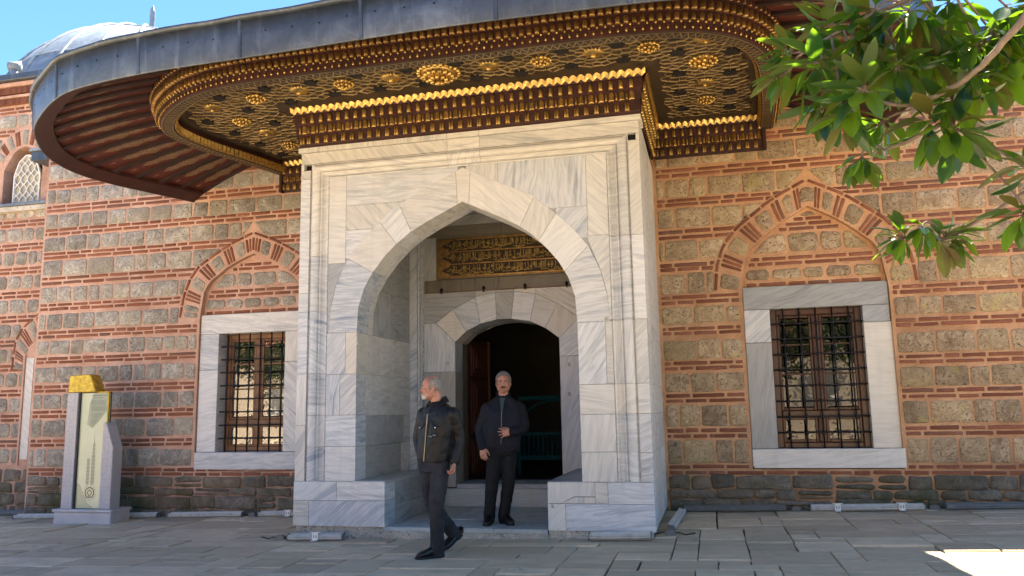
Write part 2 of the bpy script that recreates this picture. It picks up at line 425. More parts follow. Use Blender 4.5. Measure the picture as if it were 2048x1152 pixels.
TAB = {'R': dict(c=4.115, o=[(2.93, 1.235), (3.25, 1.20), (3.53, 1.11), (3.76, .93), (4.04, .57), (4.16, .39), (4.36, 0)],
                 i=[(2.9, .905), (3.23, .88), (3.47, .775), (3.69, .52), (3.83, .33), (4.02, 0)]),
       'L': dict(c=-4.12, o=[(2.93, 1.25), (3.27, 1.20), (3.55, 1.09), (3.74, .94), (3.94, .62), (4.07, .38), (4.22, 0)],
                 i=[(2.9, .905), (3.25, .89), (3.49, .755), (3.69, .475), (3.79, .28), (3.90, 0)])}
def half_out(T, z, pad=.045):
    if z < .60: return 0 if z < .58 else .93
    if z < 2.93: return .905+.03
    h = interp(T['o'], z)
    return h+pad*(1.6 if h < .8 else 1.1) if z < T['o'][-1][0]+.02 else 0
def free_spans(side, z0, z1, x0, x1):
    T = TAB[side]; c = T['c']; h0, h1 = half_out(T, z0), half_out(T, z1)
    if h0 <= 0 and h1 <= 0: return [((x0, x0), (x1, x1))]
    if h1 <= 0 and h0 > 0: h1 = 0.0
    if z1 > 2.94 and z0 < 2.95: h0 = h1 = max(h0, h1)
    return [((x0, x0), (c-h0, c-h1)), ((c+h0, c+h1), (x1, x1))]
def run(span, wmin, wmax, gap, off=0):
    """cut a span ((x at z0, x at z1), (..)) into pieces; returns quads' x values"""
    (a0, a1), (b0, b1) = span; A = max(a0, a1); B = min(b0, b1)
    lo = (a0+a1)/2; hi = (b0+b1)/2
    if hi-lo < wmin*.5: return []
    cuts = [lo]; x = lo-off
    first = True
    while True:
        x += rng.uniform(wmin, wmax)
        if x > hi-wmin*.45: break
        if x > lo+wmin*.35: cuts.append(x)
    cuts.append(hi); out = []
    for i, (p, q) in enumerate(zip(cuts, cuts[1:])):
        l0 = l1 = p+gap/2; r0 = r1 = q-gap/2
        if i == 0: l0, l1 = a0+gap/2, a1+gap/2
        if i == len(cuts)-2: r0, r1 = b0-gap/2, b1-gap/2
        if r0-l0 < .03 and r1-l1 < .03: continue
        out.append((l0, r0, r1, l1))
    return out

mosque = thing('mosque_building', (0, Dw, 0), 'stone and brick mosque with projecting marble portal and gilded wooden canopy', 'mosque')
# ---- mortar bed of the facade, with arched recesses
XL, XR, ZT = -8.10, 11.0, 6.07
def wall_sheet(sg):
    mb = MB(); REC = .09
    xs = {XL, -2.06, 2.06, XR}
    for T in TAB.values():
        c = T['c']
        for k in range(-16, 17): xs.add(round(c+.905*k/16, 4))
    xs = sorted(xs)
    for a, b in zip(xs, xs[1:]):
        if a >= -2.07 and b <= 2.07 or (a+b)*sg < 0: continue
        m = (a+b)/2; T = None
        for t in TAB.values():
            if abs(m-t['c']) < .905: T = t
        if T is None:
            n = max(1, int((b-a)/.5))
            for k in range(n):
                p, q = lerp(a, b, k/n), lerp(a, b, (k+1)/n)
                mb.add([(p, Dw, -.6), (q, Dw, -.6), (q, Dw, ZT), (p, Dw, ZT)], [(0,1,2,3)])
            continue
        def curve(x):
            h = abs(x-T['c']); tb = T['i']
            inv = sorted((hh, z) for z, hh in tb)
            return interp(inv, h)
        za, zb = curve(a), curve(b)
        mb.add([(a, Dw, -.6), (b, Dw, -.6), (b, Dw, .59), (a, Dw, .59)], [(0,1,2,3)])
        mb.add([(a, Dw, za), (b, Dw, zb), (b, Dw, ZT), (a, Dw, ZT)], [(0,1,2,3)])
        mb.add([(a, Dw, za), (a, Dw+REC, za), (b, Dw+REC, zb), (b, Dw, zb)], [(0,1,2,3)])
        if za > 2.93 or zb > 2.93:
            mb.add([(a, Dw+REC, 2.9), (b, Dw+REC, 2.9), (b, Dw+REC, max(2.95, zb)), (a, Dw+REC, max(2.95, za))], [(0,1,2,3)])
    for T in TAB.values():
        if T['c']*sg < 0: continue
        for s in (-1, 1):
            x = T['c']+s*.905; y1 = Dw+REC
            q = [(x, Dw, .58), (x, y1+.1, .58), (x, y1+.1, 2.92), (x, Dw, 2.92)]
            mb.add(q if s < 0 else q[::-1], [(0,1,2,3)])
    # left return of the projecting block, top and back
    if sg < 0: mb.add([(XL, Dw, -.6), (XL, Dw, ZT), (XL, Dw+.7, ZT), (XL, Dw+.7, -.6)], [(0,1,2,3)])
    return mb.build('main_wall', M['mortar'] if sg < 0 else M['mortar_orange_lit'], mosque)
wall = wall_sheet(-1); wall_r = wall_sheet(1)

ST, BR, PL = Pieces(), Pieces(), Pieces()
ROWS = {'R': dict(st=[(.67,.96),(1.15,1.42),(1.60,1.84),(2.03,2.28),(2.51,2.73),(2.92,3.19),(3.39,3.64),(3.84,4.10),(4.27,4.52),(4.71,4.95),(5.13,5.37),(5.55,5.80)],
                  br=[.545,.62,1.02,1.09,1.48,1.55,1.91,1.98,2.38,2.44,2.80,2.87,3.26,3.32,3.70,3.78,4.16,4.22,4.58,4.65,5.01,5.07,5.43,5.49,5.86,5.92],
                  pl=[(.35,.505),(.225,.325),(.03,.20)], x=(2.13, XR)),
        'L': dict(st=[(.64,.90),(1.11,1.37),(1.55,1.78),(1.98,2.22),(2.44,2.65),(2.86,3.10),(3.31,3.55),(3.75,4.01),(4.17,4.41),(4.57,4.80),(5.00,5.23),(5.42,5.66)],
                  br=[.52,.585,.97,1.04,1.43,1.50,1.84,1.91,2.31,2.37,2.73,2.80,3.19,3.26,3.63,3.71,4.06,4.13,4.47,4.54,4.87,4.94,5.29,5.35,5.72,5.79,5.9],
                  pl=[(.335,.475),(.215,.31),(.02,.185),(-.17,-.01)], x=(XL+.02, -2.13))}
for side, R_ in ROWS.items():
    x0, x1 = R_['x']
    for z0, z1 in R_['st']:
        for sp in free_spans(side, z0, z1, x0, x1):
            for l0, r0, r1, l1 in run(sp, .22, .52, .030, rng.uniform(0, .2)):
                e = rng.uniform(-.006, .010); g = rng.uniform(-.010, .006)
                ST.piece([(l0, z0+g), (r0, z0+g), (r1, z1+e), (l1, z1+e)], Dw, 10, .022, .007, .008, .014, .012)
    for z in R_['br']:
        hb = rng.uniform(.021, .025)
        for sp in free_spans(side, z-hb, z+hb, x0, x1):
            for l0, r0, r1, l1 in run(sp, .18, .50, .035, rng.uniform(0, .3)):
                dz = rng.uniform(-.004, .004); h2 = hb*rng.uniform(.85, 1.08)
                BR.piece([(l0, z-h2+dz), (r0, z-h2+dz), (r1, z+h2+dz), (l1, z+h2+dz)], Dw, 8, .008, .0025, .008, .007, .002)
    for z0, z1 in R_['pl']:
        x = x0
        while x < x1-.1:
            w = rng.uniform(.22, .75); w = min(w, x1-x)
            a = rng.uniform(-.018, .018); b = rng.uniform(-.018, .018)
            if rng.random() < .25:
                m = (z0+z1)/2+rng.uniform(-.02, .02)
                PL.piece([(x+.02, z0), (x+w-.02, z0+a), (x+w-.02, m-.01), (x+.02, m-.01)], Dw, 9, .03, .008, .022, .02, .01)
                PL.piece([(x+.03, m+.01), (x+w-.03, m+.012), (x+w-.03, z1+b), (x+.02, z1)], Dw, 9, .03, .008, .02, .02, .01)
            else:
                PL.piece([(x+.008, z0+a-.008), (x+w-.008, z0+b-.008), (x+w-.012-abs(a)*.5, z1+a+.006), (x+.010, z1+b+.006)], Dw, 11, .022, .010, .022, .018, .010)
            x += w
# arches: tympanum, voussoirs, hood
for side, T in TAB.items():
    c = T['c']; yR = Dw+.09
    def hin(z): return max(0, interp(T['i'], z)-.03)
    dzz = 0 if side == 'R' else -.02
    for z0, z1 in ((3.065, 3.20), (3.43+dzz, 3.67+dzz*3)):
        h0, h1 = hin(z0), hin(z1)
        for l0, r0, r1, l1 in run(((c-h0, c-h1), (c+h0, c+h1)), .26, .46, .04):
            ST.piece([(l0, z0), (r0, z0), (r1, z1), (l1, z1)], yR, 10, .035, .008, .010, .02, .012)
    for z in ([3.0, 3.275, 3.345, 3.735, 3.80, 3.865] if side == 'R' else [3.0, 3.265, 3.335, 3.68, 3.745]):
        h = hin(z+.02)-.01
        if h > .06:
            for l0, r0, r1, l1 in run(((c-h, c-h), (c+h, c+h)), .2, .45, .035, rng.uniform(0, .3)):
                BR.piece([(l0, z-.022), (r0, z-.022), (r1, z+.022), (l1, z+.022)], yR, 8, .008, .0025, .008, .007, .002)
    Oc = [Vector((h, 0, z)) for z, h in T['o']]; Ic = [Vector((h, 0, z)) for z, h in T['i']]
    Oc = resample(Oc, 121); Ic = resample(Ic, 121)
    def at(cv, t):
        f = t*120; i = min(119, max(0, int(f))); return cv[i].lerp(cv[i+1], f-i)
    def wedge(s, t0, t1, f0, f1, coll, **k):
        P = []
        for t, f in ((t0, f0), (t1, f0), (t1, f1), (t0, f1)):
            sg = s
            if t > 1: t, sg = 2-t, -s
            p = at(Ic, t).lerp(at(Oc, t), f); P.append((c+sg*p.x, p.z))
        coll.piece(P, Dw, **k)
    KB = dict(n=8, r=.006, jit=.002, proud=.008, bev=.007, bulge=.002)
    KS = dict(n=9, r=.03, jit=.007, proud=.008, bev=.018, bulge=.012)
    if side == 'R': EL = [('s', .02, .13), ('b', .17, .27, 3), ('s', .30, .41), ('b', .45, .55, 3), ('s', .58, .69), ('b', .72, .79, 2), ('s', .81, .875), ('b', .895, .945, 2)]
    else: EL = [('s', .01, .055), ('s', .07, .12), ('b', .15, .25, 3), ('s', .28, .38), ('b', .42, .53, 3), ('s', .56, .66), ('b', .69, .79, 3), ('s', .82, .905)]
    for s in (-1, 1):
        for e in EL:
            if e[0] == 's': wedge(s, e[1], e[2], .12, .86, ST, **KS)
            else:
                n = e[3]; w = (e[2]-e[1])/n
                for k in range(n): wedge(s, e[1]+k*w+w*.17, e[1]+(k+1)*w-w*.17, .06, .90, BR, **KB)
        t = .0
        while t < .985:
            w = min(rng.uniform(.09, .15), .995-t)
            P = []
            a0, a1 = t+.006, t+w-.006
            for tt, o in ((a0, -.018), ((a0+a1)/2, -.018), (a1, -.018), (a1, .018), ((a0+a1)/2, .018), (a0, .018)):
                p = at(Oc, tt); q = (at(Oc, min(1, tt+.02))-at(Oc, max(0, tt-.02))).normalized()
                P.append((c+s*(p.x+q.z*o+ .012*q.z), p.z-q.x*o+.012*abs(q.x)))
            BR.piece(P, Dw, n=8, r=.005, jit=.0015, proud=.016, bev=.006, bulge=0)
            t += w
    if side == 'R':
        P = [at(Ic, .985), at(Oc, .97), at(Oc, 1.0)]
        ST.piece([(c-.085, 4.05), (c, 4.09), (c+.085, 4.05), (c+.10, 4.23), (c, 4.28), (c-.10, 4.23)], Dw, **KS)
        ST.piece([(c-.12, 3.90), (c+.12, 3.90), (c+.03, 3.965), (c-.03, 3.965)], yR, **KS)
    else:
        for k in range(-2, 3):
            x = k*.052
            zt = 4.155-abs(x)*.30; zb = 3.955-abs(x)*.35
            BR.piece([(c+x*.85-.017, zb), (c+x*.85+.017, zb), (c+x*1.15+.019, zt), (c+x*1.15-.019, zt)], Dw, **KB)
WP = (wall, wall_r)
ST.finish('stone', (M['tuff'], M['tuff_tan_lit']), WP); BR.finish('brick', M['brick'], WP); PL.finish('plinth_stone', M['rubble'], WP)
# dark iron tie / top of wall: lead eave and roof mass behind
mb = MB(); mb.box(2.0, XR+.1, Dw-.16, Dw+.5, ZT, ZT+.10); mb.box(2.0, XR+.1, Dw-.08, Dw+.5, ZT-.07, ZT)
mb.box(XL-.1, 2.0, Dw+.02, Dw+.5, ZT-.02, ZT+.10); mb.box(XL, XR, Dw+.4, 13, ZT-.1, ZT+.05)
mb.build('roof_eave', M['lead'], mosque)
# dark rooms behind the windows and the door
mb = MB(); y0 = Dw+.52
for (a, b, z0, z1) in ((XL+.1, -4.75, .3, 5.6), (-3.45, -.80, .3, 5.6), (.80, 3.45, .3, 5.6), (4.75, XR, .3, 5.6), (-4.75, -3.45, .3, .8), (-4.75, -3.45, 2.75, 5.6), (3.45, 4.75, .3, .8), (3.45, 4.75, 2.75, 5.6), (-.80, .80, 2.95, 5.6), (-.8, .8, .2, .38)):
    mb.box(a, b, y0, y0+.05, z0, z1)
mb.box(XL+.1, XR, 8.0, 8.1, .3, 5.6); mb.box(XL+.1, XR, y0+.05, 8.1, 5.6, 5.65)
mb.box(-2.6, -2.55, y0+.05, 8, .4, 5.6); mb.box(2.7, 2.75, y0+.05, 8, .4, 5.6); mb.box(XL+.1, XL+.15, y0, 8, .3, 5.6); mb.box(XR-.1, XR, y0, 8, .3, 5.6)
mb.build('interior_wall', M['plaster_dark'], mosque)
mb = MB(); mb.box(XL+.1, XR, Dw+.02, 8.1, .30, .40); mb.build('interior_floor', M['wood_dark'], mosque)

# ================================================================== ground and paving
def pavemat(name, joints=False):
    m = NT(name); p = m.pos(); r = m.rand()
    off = m.n('CombineXYZ', ins={0: m.math('MULTIPLY', r, 31.0), 1: m.math('MULTIPLY', r, 17.0), 2: 0.0}).outputs[0]
    q = m.vmath('ADD', p, off)
    n = m.noise(m.n('Mapping', ins={'Vector': q, 'Scale': (1, 1.7, 1)}).outputs[0], 3.4, 8, .7, .5)
    big = m.noise(p, .55, 4, .6)
    c = m.ramp(n, [(.3, (.42, .335, .225)), (.5, (.56, .45, .31)), (.7, (.65, .535, .385))])
    c = m.mix(1.0, c, m.ramp(m.math('FRACT', m.math('MULTIPLY', r, 3.3)), [(0, .76), (.5, 1), (1, 1.14)]), 'MULTIPLY')
    c = m.mix(m.math('MULTIPLY', m.ramp(m.math('FRACT', m.math('MULTIPLY', r, 8.1)), [(.6, 0), (1, .5)]), 1.0), c, (.42, .31, .21))
    c = m.mix(m.ramp(big, [(.5, 0), (.72, .45)]), c, (.38, .32, .21))
    fine = m.noise(p, 30, 6, .75)
    c = m.mix(m.ramp(fine, [(.3, .35), (.45, 0)]), c, (.2, .17, .13))
    blot = m.noise(p, 3.4, 5, .7, 1.0)
    c = m.mix(m.ramp(blot, [(.63, 0), (.70, .5)]), c, (.11, .095, .075))
    if joints:
        bt = m.n('TexBrick', ins={'Vector': p, 'Color1': (1, 1, 1, 1), 'Color2': (.85, .85, .85, 1), 'Mortar': (.25, .25, .25, 1), 'Scale': 1.0, 'Mortar Size': .012, 'Brick Width': .8, 'Row Height': .42})
        c = m.mix(1.0, c, bt.outputs[0], 'MULTIPLY')
    m.set(c, m.ramp(n, [(.3, .62), (.7, .85)]), 0, .3)
    m.bump(m.math('ADD', n, m.math('MULTIPLY', fine, .5)), .55, .010); return m.mat
M['pave'] = pavemat('pave'); M['pave_far'] = pavemat('pave_far', True)
M['dirt'] = simple('dirt', (.035, .028, .02), .95, var=.4, nscale=6, bump=.4)
mb = MB()
for (xa, xb, ya, yb, mi) in ((-300, -9, -300, 300, 1), (8.5, 300, -300, 300, 1), (-9, 8.5, -300, -7, 1), (-9, 8.5, -7, 14, 0), (-9, 8.5, 14, 300, 1)):
    mb.add([(xa, ya, GR(xa)-.022*(mi == 0)), (xb, ya, GR(xb)-.022*(mi == 0)), (xb, yb, GR(xb)-.022*(mi == 0)), (xa, yb, GR(xa)-.022*(mi == 0))], [(0,1,2,3)], mi)
ground = mb.build('ground', [M['dirt'], M['pave_far']]); tag(ground, 'courtyard ground under the stone paving', kind='structure')
slabs = []
CELL = .235; NXC, NYC = 75, 40
gx0, gy0 = -9.0, 2.26-NYC*CELL
xl = [gx0+i*CELL+rng.uniform(-.03, .03) for i in range(NXC+1)]; yl = [gy0+i*CELL+rng.uniform(-.03, .03) for i in range(NYC+1)]; yl[-1] = 2.26
used = [[False]*NYC for _ in range(NXC)]
for jy in range(NYC-1, -1, -1):
    for ix in range(NXC):
        if used[ix][jy]: continue
        w = rng.choice([2, 2, 3, 3, 3, 4, 4, 5]); h = rng.choice([1, 1, 2, 2, 2, 2, 3])
        if rng.random() < .12: w, h = rng.choice([(1, 2), (2, 3), (1, 1), (2, 1)])
        w = min(w, NXC-ix); h = min(h, jy+1)
        while any(used[ix+a][jy] for a in range(w)): w -= 1
        while h > 1 and any(used[ix+a][jy-b] for a in range(w) for b in range(h)): h -= 1
        for a in range(w):
            for b in range(h): used[ix+a][jy-b] = True
        xa, xb, ya, yb = xl[ix], xl[ix+w], yl[jy-h+1], yl[jy+1]
        if yb > -.012 and xb > -2.06 and xa < 2.06:               # keep off the portal footprint
            if ya < -.10:
                if xa < -2.2 and yb > .05: slabs.append((xa, -2.07, -.012, yb))
                if xb > 2.2 and yb > .05: slabs.append((2.07, xb, -.012, yb))
                yb = min(yb, -.012)
            elif xa < -2.14: xb = -2.07
            elif xb > 2.14: xa = 2.07
            else: continue
        if xb-xa < .05 or yb-ya < .05: continue
        slabs.append((xa, xb, ya, yb))
for k in range(6): slabs.append((-9.0+k*.5, min(-8.0, -8.5+k*.5), 2.27, 2.73)) if k < 2 else None
def slab_mesh(xa, xb, ya, yb):
    cx, cy = (xa+xb)/2, (ya+yb)/2; g = rng.uniform(.003, .007)
    dz = rng.uniform(-.006, .010); tx, ty = rng.uniform(-.007, .007), rng.uniform(-.014, .014)
    j = lambda: rng.uniform(-.006, .006)
    sk = -.035*(cy+1)                         # joints drift a little away from square
    P = [(xa+g+j(), ya+g+j()), ((xa+xb)/2, ya+g+j()), (xb-g+j(), ya+g+j()), (xb-g+j(), yb-g+j()), ((xa+xb)/2, yb-g+j()), (xa+g+j(), yb-g+j())]
    Q = inset(P, .006)
    h = lambda p: GR(p[0])+dz+tx*(p[0]-cx)+ty*(p[1]-cy)
    z0 = GR(cx)
    V = [(p[0]-cx, p[1]-cy, h(p)-z0) for p in Q]+[(p[0]-cx, p[1]-cy, h(p)-.010-z0) for p in P]+[(p[0]-cx, p[1]-cy, h(p)-.04-z0) for p in P]
    n = 6; F = [tuple(range(n))]
    for i in range(n):
        k = (i+1)%n; F.append((i, i+n, k+n, k)); F.append((i+n, i+2*n, k+2*n, k+n))
    return V, F, Vector((cx, cy, z0))
def score(s):
    p = Vector(((s[0]+s[1])/2, (s[2]+s[3])/2, 0)); d = (p-CAMP).length
    return -(s[1]-s[0])*(s[3]-s[2])/d**3*seen(p)
slabs.sort(key=score)
rest = MB()
for i, s in enumerate(slabs):
    V, F, c = slab_mesh(*s)
    if i < 300:
        me = bpy.data.meshes.new('paving_slab'); me.from_pydata(V, [], F); me.materials.append(M['pave']); link('paving_slab', me, ground, c)
    else: rest.add([(v[0]+c.x, v[1]+c.y, v[2]+c.z) for v in V], F)
rest.build('paving_slabs', M['pave'], ground, kind='stuff')

# ================================================================== marble portal
ZB = .613
portal = MB()
portal.box(-1.95, 1.95, .26, 2.2, 4.30, 4.70); portal.box(-2.08, -1.36, .28, 2.2, .05, 4.3); portal.box(1.36, 2.08, .28, 2.2, .05, 4.3)
portal = portal.build('portal', M['marble_grey'], mosque)
def blk(P, y0=0.0, y1=.30, mat='marble', name='marble_block', g=.0016, c=.0025):
    if len(P) == 2: (xa, za), (xb, zb) = P; P = [(xa, za), (xb, za), (xb, zb), (xa, zb)]
    A = sum(P[i][0]*P[(i+1)%len(P)][1]-P[(i+1)%len(P)][0]*P[i][1] for i in range(len(P)))
    if A < 0: P = P[::-1]
    Q = inset(P, g)
    cx = sum(p[0] for p in Q)/len(Q); cz = sum(p[1] for p in Q)/len(Q)
    mb = MB(); mb.slab([(p[0]-cx, p[1]-cz) for p in Q], 0, y1-y0, c)
    return link(name, mb.mesh(name, M[mat]), portal, (cx, y0, cz))
def blk3(P, depth, mat='marble', name='marble_block', g=.0016, c=.0025):
    """a block whose face is the planar 3D polygon P, going back by the vector depth"""
    P = [Vector(p) for p in P]; dn = Vector(depth); n = dn.normalized()
    u = (P[1]-P[0]).normalized(); v = n.cross(u).normalized()*-1
    cen = sum(P, Vector())/len(P)
    L = [((p-cen).dot(u), (p-cen).dot(v)) for p in P]
    A = sum(L[i][0]*L[(i+1)%len(L)][1]-L[(i+1)%len(L)][0]*L[i][1] for i in range(len(L)))
    if A < 0: L = L[::-1]
    L = inset(L, g); mb = MB(); mb.slab(L, 0, dn.length, c)
    mb.v = [tuple(u*a[0]+n*a[1]+v*a[2]) for a in mb.v]
    return link(name, mb.mesh(name, M[mat]), portal, cen)
INT = [(1.33, 2.35), (1.31, 2.65), (1.24, 2.87), (1.13, 3.06), (.98, 3.245), (.83, 3.39), (.66, 3.515), (.45, 3.63), (.22, 3.74), (0, 3.845)]
EXT = [(1.70, 2.35), (1.675, 2.65), (1.61, 2.93), (1.47, 3.24), (1.28, 3.47), (1.05, 3.68), (.84, 3.86), (.4, 4.065), (0, 4.265)]
def onx(T, x):
    inv = sorted((h, z) for h, z in T); return interp(inv, abs(x))
def part_of(T, ha, hb, s):
    """points of curve T between half widths ha > hb, on side s"""
    out = [(s*ha, onx(T, ha))]+[(s*h, z) for h, z in T if hb+.01 < h < ha-.01]+[(s*hb, onx(T, hb))]
    return out
yF = .015
mb = MB(); mb.add([(-1.715, .024, 2.2), (-1.31, .024, 2.2)]+[(-h, .024, z+.02) for h, z in INT[:-1]]+[(0, .024, 3.86), (0, .024, 4.27), (-1.715, .024, 4.27)], [tuple(range(14))]); mb.add([(1.715, .024, 2.2), (1.31, .024, 2.2)]+[(h, .024, z+.02) for h, z in INT[:-1]]+[(0, .024, 3.86), (0, .024, 4.27), (1.715, .024, 4.27)], [tuple(range(13, -1, -1))])
mb.build('joint_bed', M['marble_grey'], portal)
def vouss(s, e0, e1, i0, i1, mat):
    a = part_of(EXT, e0, e1, s); b = part_of(INT, i0, i1, s)
    blk(a+b[::-1], yF-.004, .34, mat)
VL = [((1.70, 1.46), (1.33, 1.13), 'marble_blue'), ((1.46, 1.05), (1.13, .83), 'marble'), ((1.05, .80), (.83, .64), 'marble'), ((.80, .08), (.64, .06), 'marble_warm')]
VR = [((1.70, 1.48), (1.33, 1.20), 'marble'), ((1.48, 1.12), (1.20, .91), 'marble'), ((1.12, .87), (.91, .69), 'marble_warm'), ((.87, .10), (.69, .08), 'marble_warm')]
for s, VV in ((-1, VL), (1, VR)):
    for (e0, e1), (i0, i1), mt in VV: vouss(s, e0, e1, i0, i1, mt)
blk([(-.06, onx(INT, .06)), (0, 3.845), (.08, onx(INT, .08)), (.10, onx(EXT, .10)), (0.01, 4.265), (-.08, onx(EXT, .08))], yF-.004, .34, 'marble_warm')
def spandrel(xa, xb, z0, z1, mat):
    n = 10; low = []
    for k in range(n+1):
        x = lerp(xa, xb, k/n); zl = max(z0, onx(EXT, x)-.03 if abs(x) < 1.70 else z0)
        low.append((x, zl))
    low = [p for p in low if p[1] < z1-.002]
    if len(low) < 2: return
    # crossing with the top
    P = low+[(low[-1][0], z1), (low[0][0], z1)]
    blk(P, yF, .30, mat)
spandrel(-1.72, -1.49, 3.20, 4.28, 'marble'); spandrel(-1.49, -.05, 3.91, 4.28, 'marble'); spandrel(-1.49, -.70, 3.60, 3.91, 'marble_warm'); spandrel(-1.49, -1.06, 3.25, 3.60, 'marble')
blk([(-1.72, 2.37), (-1.695, 2.37), (-1.67, 2.68), (-1.61, 2.93), (-1.48, 3.20), (-1.72, 3.20)], yF, .3, 'marble_grey')
spandrel(1.48, 1.72, 3.33, 4.28, 'marble_warm'); spandrel(.44, 1.48, 3.68, 4.28, 'marble'); spandrel(.05, .44, 4.0, 4.28, 'marble_warm'); spandrel(1.12, 1.48, 3.31, 3.68, 'marble')
blk([(1.695, 2.37), (1.72, 2.37), (1.72, 3.33), (1.46, 3.33), (1.61, 2.93), (1.67, 2.68)], yF, .3, 'marble_warm')
# piers
for r in (((-1.72, ZB), (-1.33, 1.01), 'marble_blue'), ((-1.72, 1.01), (-1.33, 1.375), 'marble_blue'), ((-1.72, 1.375), (-1.54, 1.855), 'marble_blue'), ((-1.54, 1.375), (-1.33, 1.855), 'marble'),
          ((-1.72, 1.855), (-1.475, 2.35), 'marble_blue'), ((-1.475, 1.855), (-1.33, 2.35), 'marble_warm'),
          ((1.33, ZB), (1.72, .93), 'marble'), ((1.33, .93), (1.72, 1.335), 'marble'), ((1.33, 1.335), (1.72, 1.66), 'marble_warm'), ((1.33, 1.66), (1.64, 2.35), 'marble'), ((1.64, 1.66), (1.72, 2.35), 'marble_warm')):
    blk([r[0], r[1]], yF, .3, r[2])
# outer strips and side faces
for s, zs, mt in ((-1, [ZB, 1.26, 1.87, 2.62, 2.85, 4.29, 4.40], ['marble', 'marble', 'marble_blue', 'marble_blue', 'marble', 'marble_warm']), (1, [ZB, .92, 1.335, 1.66, 2.36, 3.305, 4.40], ['marble', 'marble', 'marble', 'marble_warm', 'marble', 'marble_warm'])):
    for a, b, mm in zip(zs, zs[1:], mt):
        xa, xb = sorted((s*1.97, s*2.10)); blk([(xa, a), (xb, b)], 0, .30, mm)
    xa, xb = sorted((s*2.06, s*2.10)); blk([(xa, 4.40), (xb, 4.48)], 0, .3, 'marble_warm')
    mb = MB(); xa, xb = sorted((s*1.965, s*2.062)); mb.box(xa, xb, .07, .25, 4.39, 4.49); mb.build('beam_hole', M['dark_hole'], portal)
    zz = [.11, ZB, .92, 1.335, 1.66, 2.36, 3.305, 4.05, 4.69]
    for k, (a, b) in enumerate(zip(zz, zz[1:])):
        P = [(s*2.10, .0, a), (s*2.10, Dw, a), (s*2.10, Dw, b), (s*2.10, .0, b)]
        cuts = [.302, 1.2+.25*(k%2), Dw+.01]
        for ya, yb in zip(cuts, cuts[1:]):
            blk3([(s*2.10, ya, a), (s*2.10, yb, a), (s*2.10, yb, b), (s*2.10, ya, b)], (-s*.2, 0, 0), 'marble_warm')
    # plain base return
# frieze slab above
for xa, xb, mt in ((-2.10, -.18, 'marble_warm'), (-.18, .225, 'marble_warm'), (.225, 2.10, 'marble_warm')):
    blk([(xa, 4.482), (xb, 4.625)], 0, .3, mt)
    blk([(xa-(.03 if xa < -2 else 0), 4.627), (xb+(.03 if xb > 2 else 0), 4.69)], -.03, .3, mt)
# frame moulding
SEC = [(0, 0.03), (.018, .035), (.020, .012), (.04, -.008), (.072, -.016), (.104, -.008), (.124, .012), (.127, .034), (.138, .034), (.140, .012), (.154, .012), (.157, .03), (.178, .046), (.205, .046), (.222, .03), (.226, .008), (.247, .008), (.249, .03)]
def moulding(path, mat):
    """path: two frames of (x of outer edge, z of outer edge, dx, dz) - section point d maps to outer + d*(dx,dz)"""
    mb = MB(); n = len(SEC); V = []
    for ox, oz, dx, dz in path:
        V += [(ox+d*dx, y, oz+d*dz) for d, y in SEC]
    F = [(i, i+1, n+i+1, n+i) for i in range(n-1)]
    a = Vector(V[1])-Vector(V[0]); b = Vector(V[n])-Vector(V[0])
    if a.cross(b).y > 0: F = [f[::-1] for f in F]
    mb.add(V, F)
    c = Vector((sum(v[0] for v in V)/len(V), 0, sum(v[2] for v in V)/len(V)))
    mb.v = [(v[0]-c.x, v[1], v[2]-c.z) for v in mb.v]
    me = mb.mesh('moulding', M[mat], True)
    link('moulding', me, portal, c)
for s, zs, mt in ((-1, [ZB, 1.01, 1.375, 1.87, 2.62, 3.30, 4.28], ['marble_blue', 'marble_blue', 'marble_blue', 'marble_blue', 'marble', 'marble_warm']), (1, [ZB, .93, 1.335, 1.66, 2.36, 3.305, 4.28], ['marble', 'marble', 'marble_warm', 'marble', 'marble', 'marble_warm'])):
    for k, (a, b, mm) in enumerate(zip(zs, zs[1:], mt)):
        last = k == len(zs)-2
        if not last: moulding([(s*1.97, a+.002, -s, 0), (s*1.97, b-.002, -s, 0)], mm)
        else: moulding([(s*1.97, a+.002, -s, 0), (s*1.97, 4.48, -s, -.8)], mm)
for xa, xb, ca, cb in ((-1.97, -.18, 1, 0), (-.18, .225, 0, 0), (.225, 1.97, 0, -1)):
    moulding([(xa+(.002 if not ca else 0), 4.48, ca, -.8), (xb-(.002 if not cb else 0), 4.48, cb, -.8)], 'marble_warm')
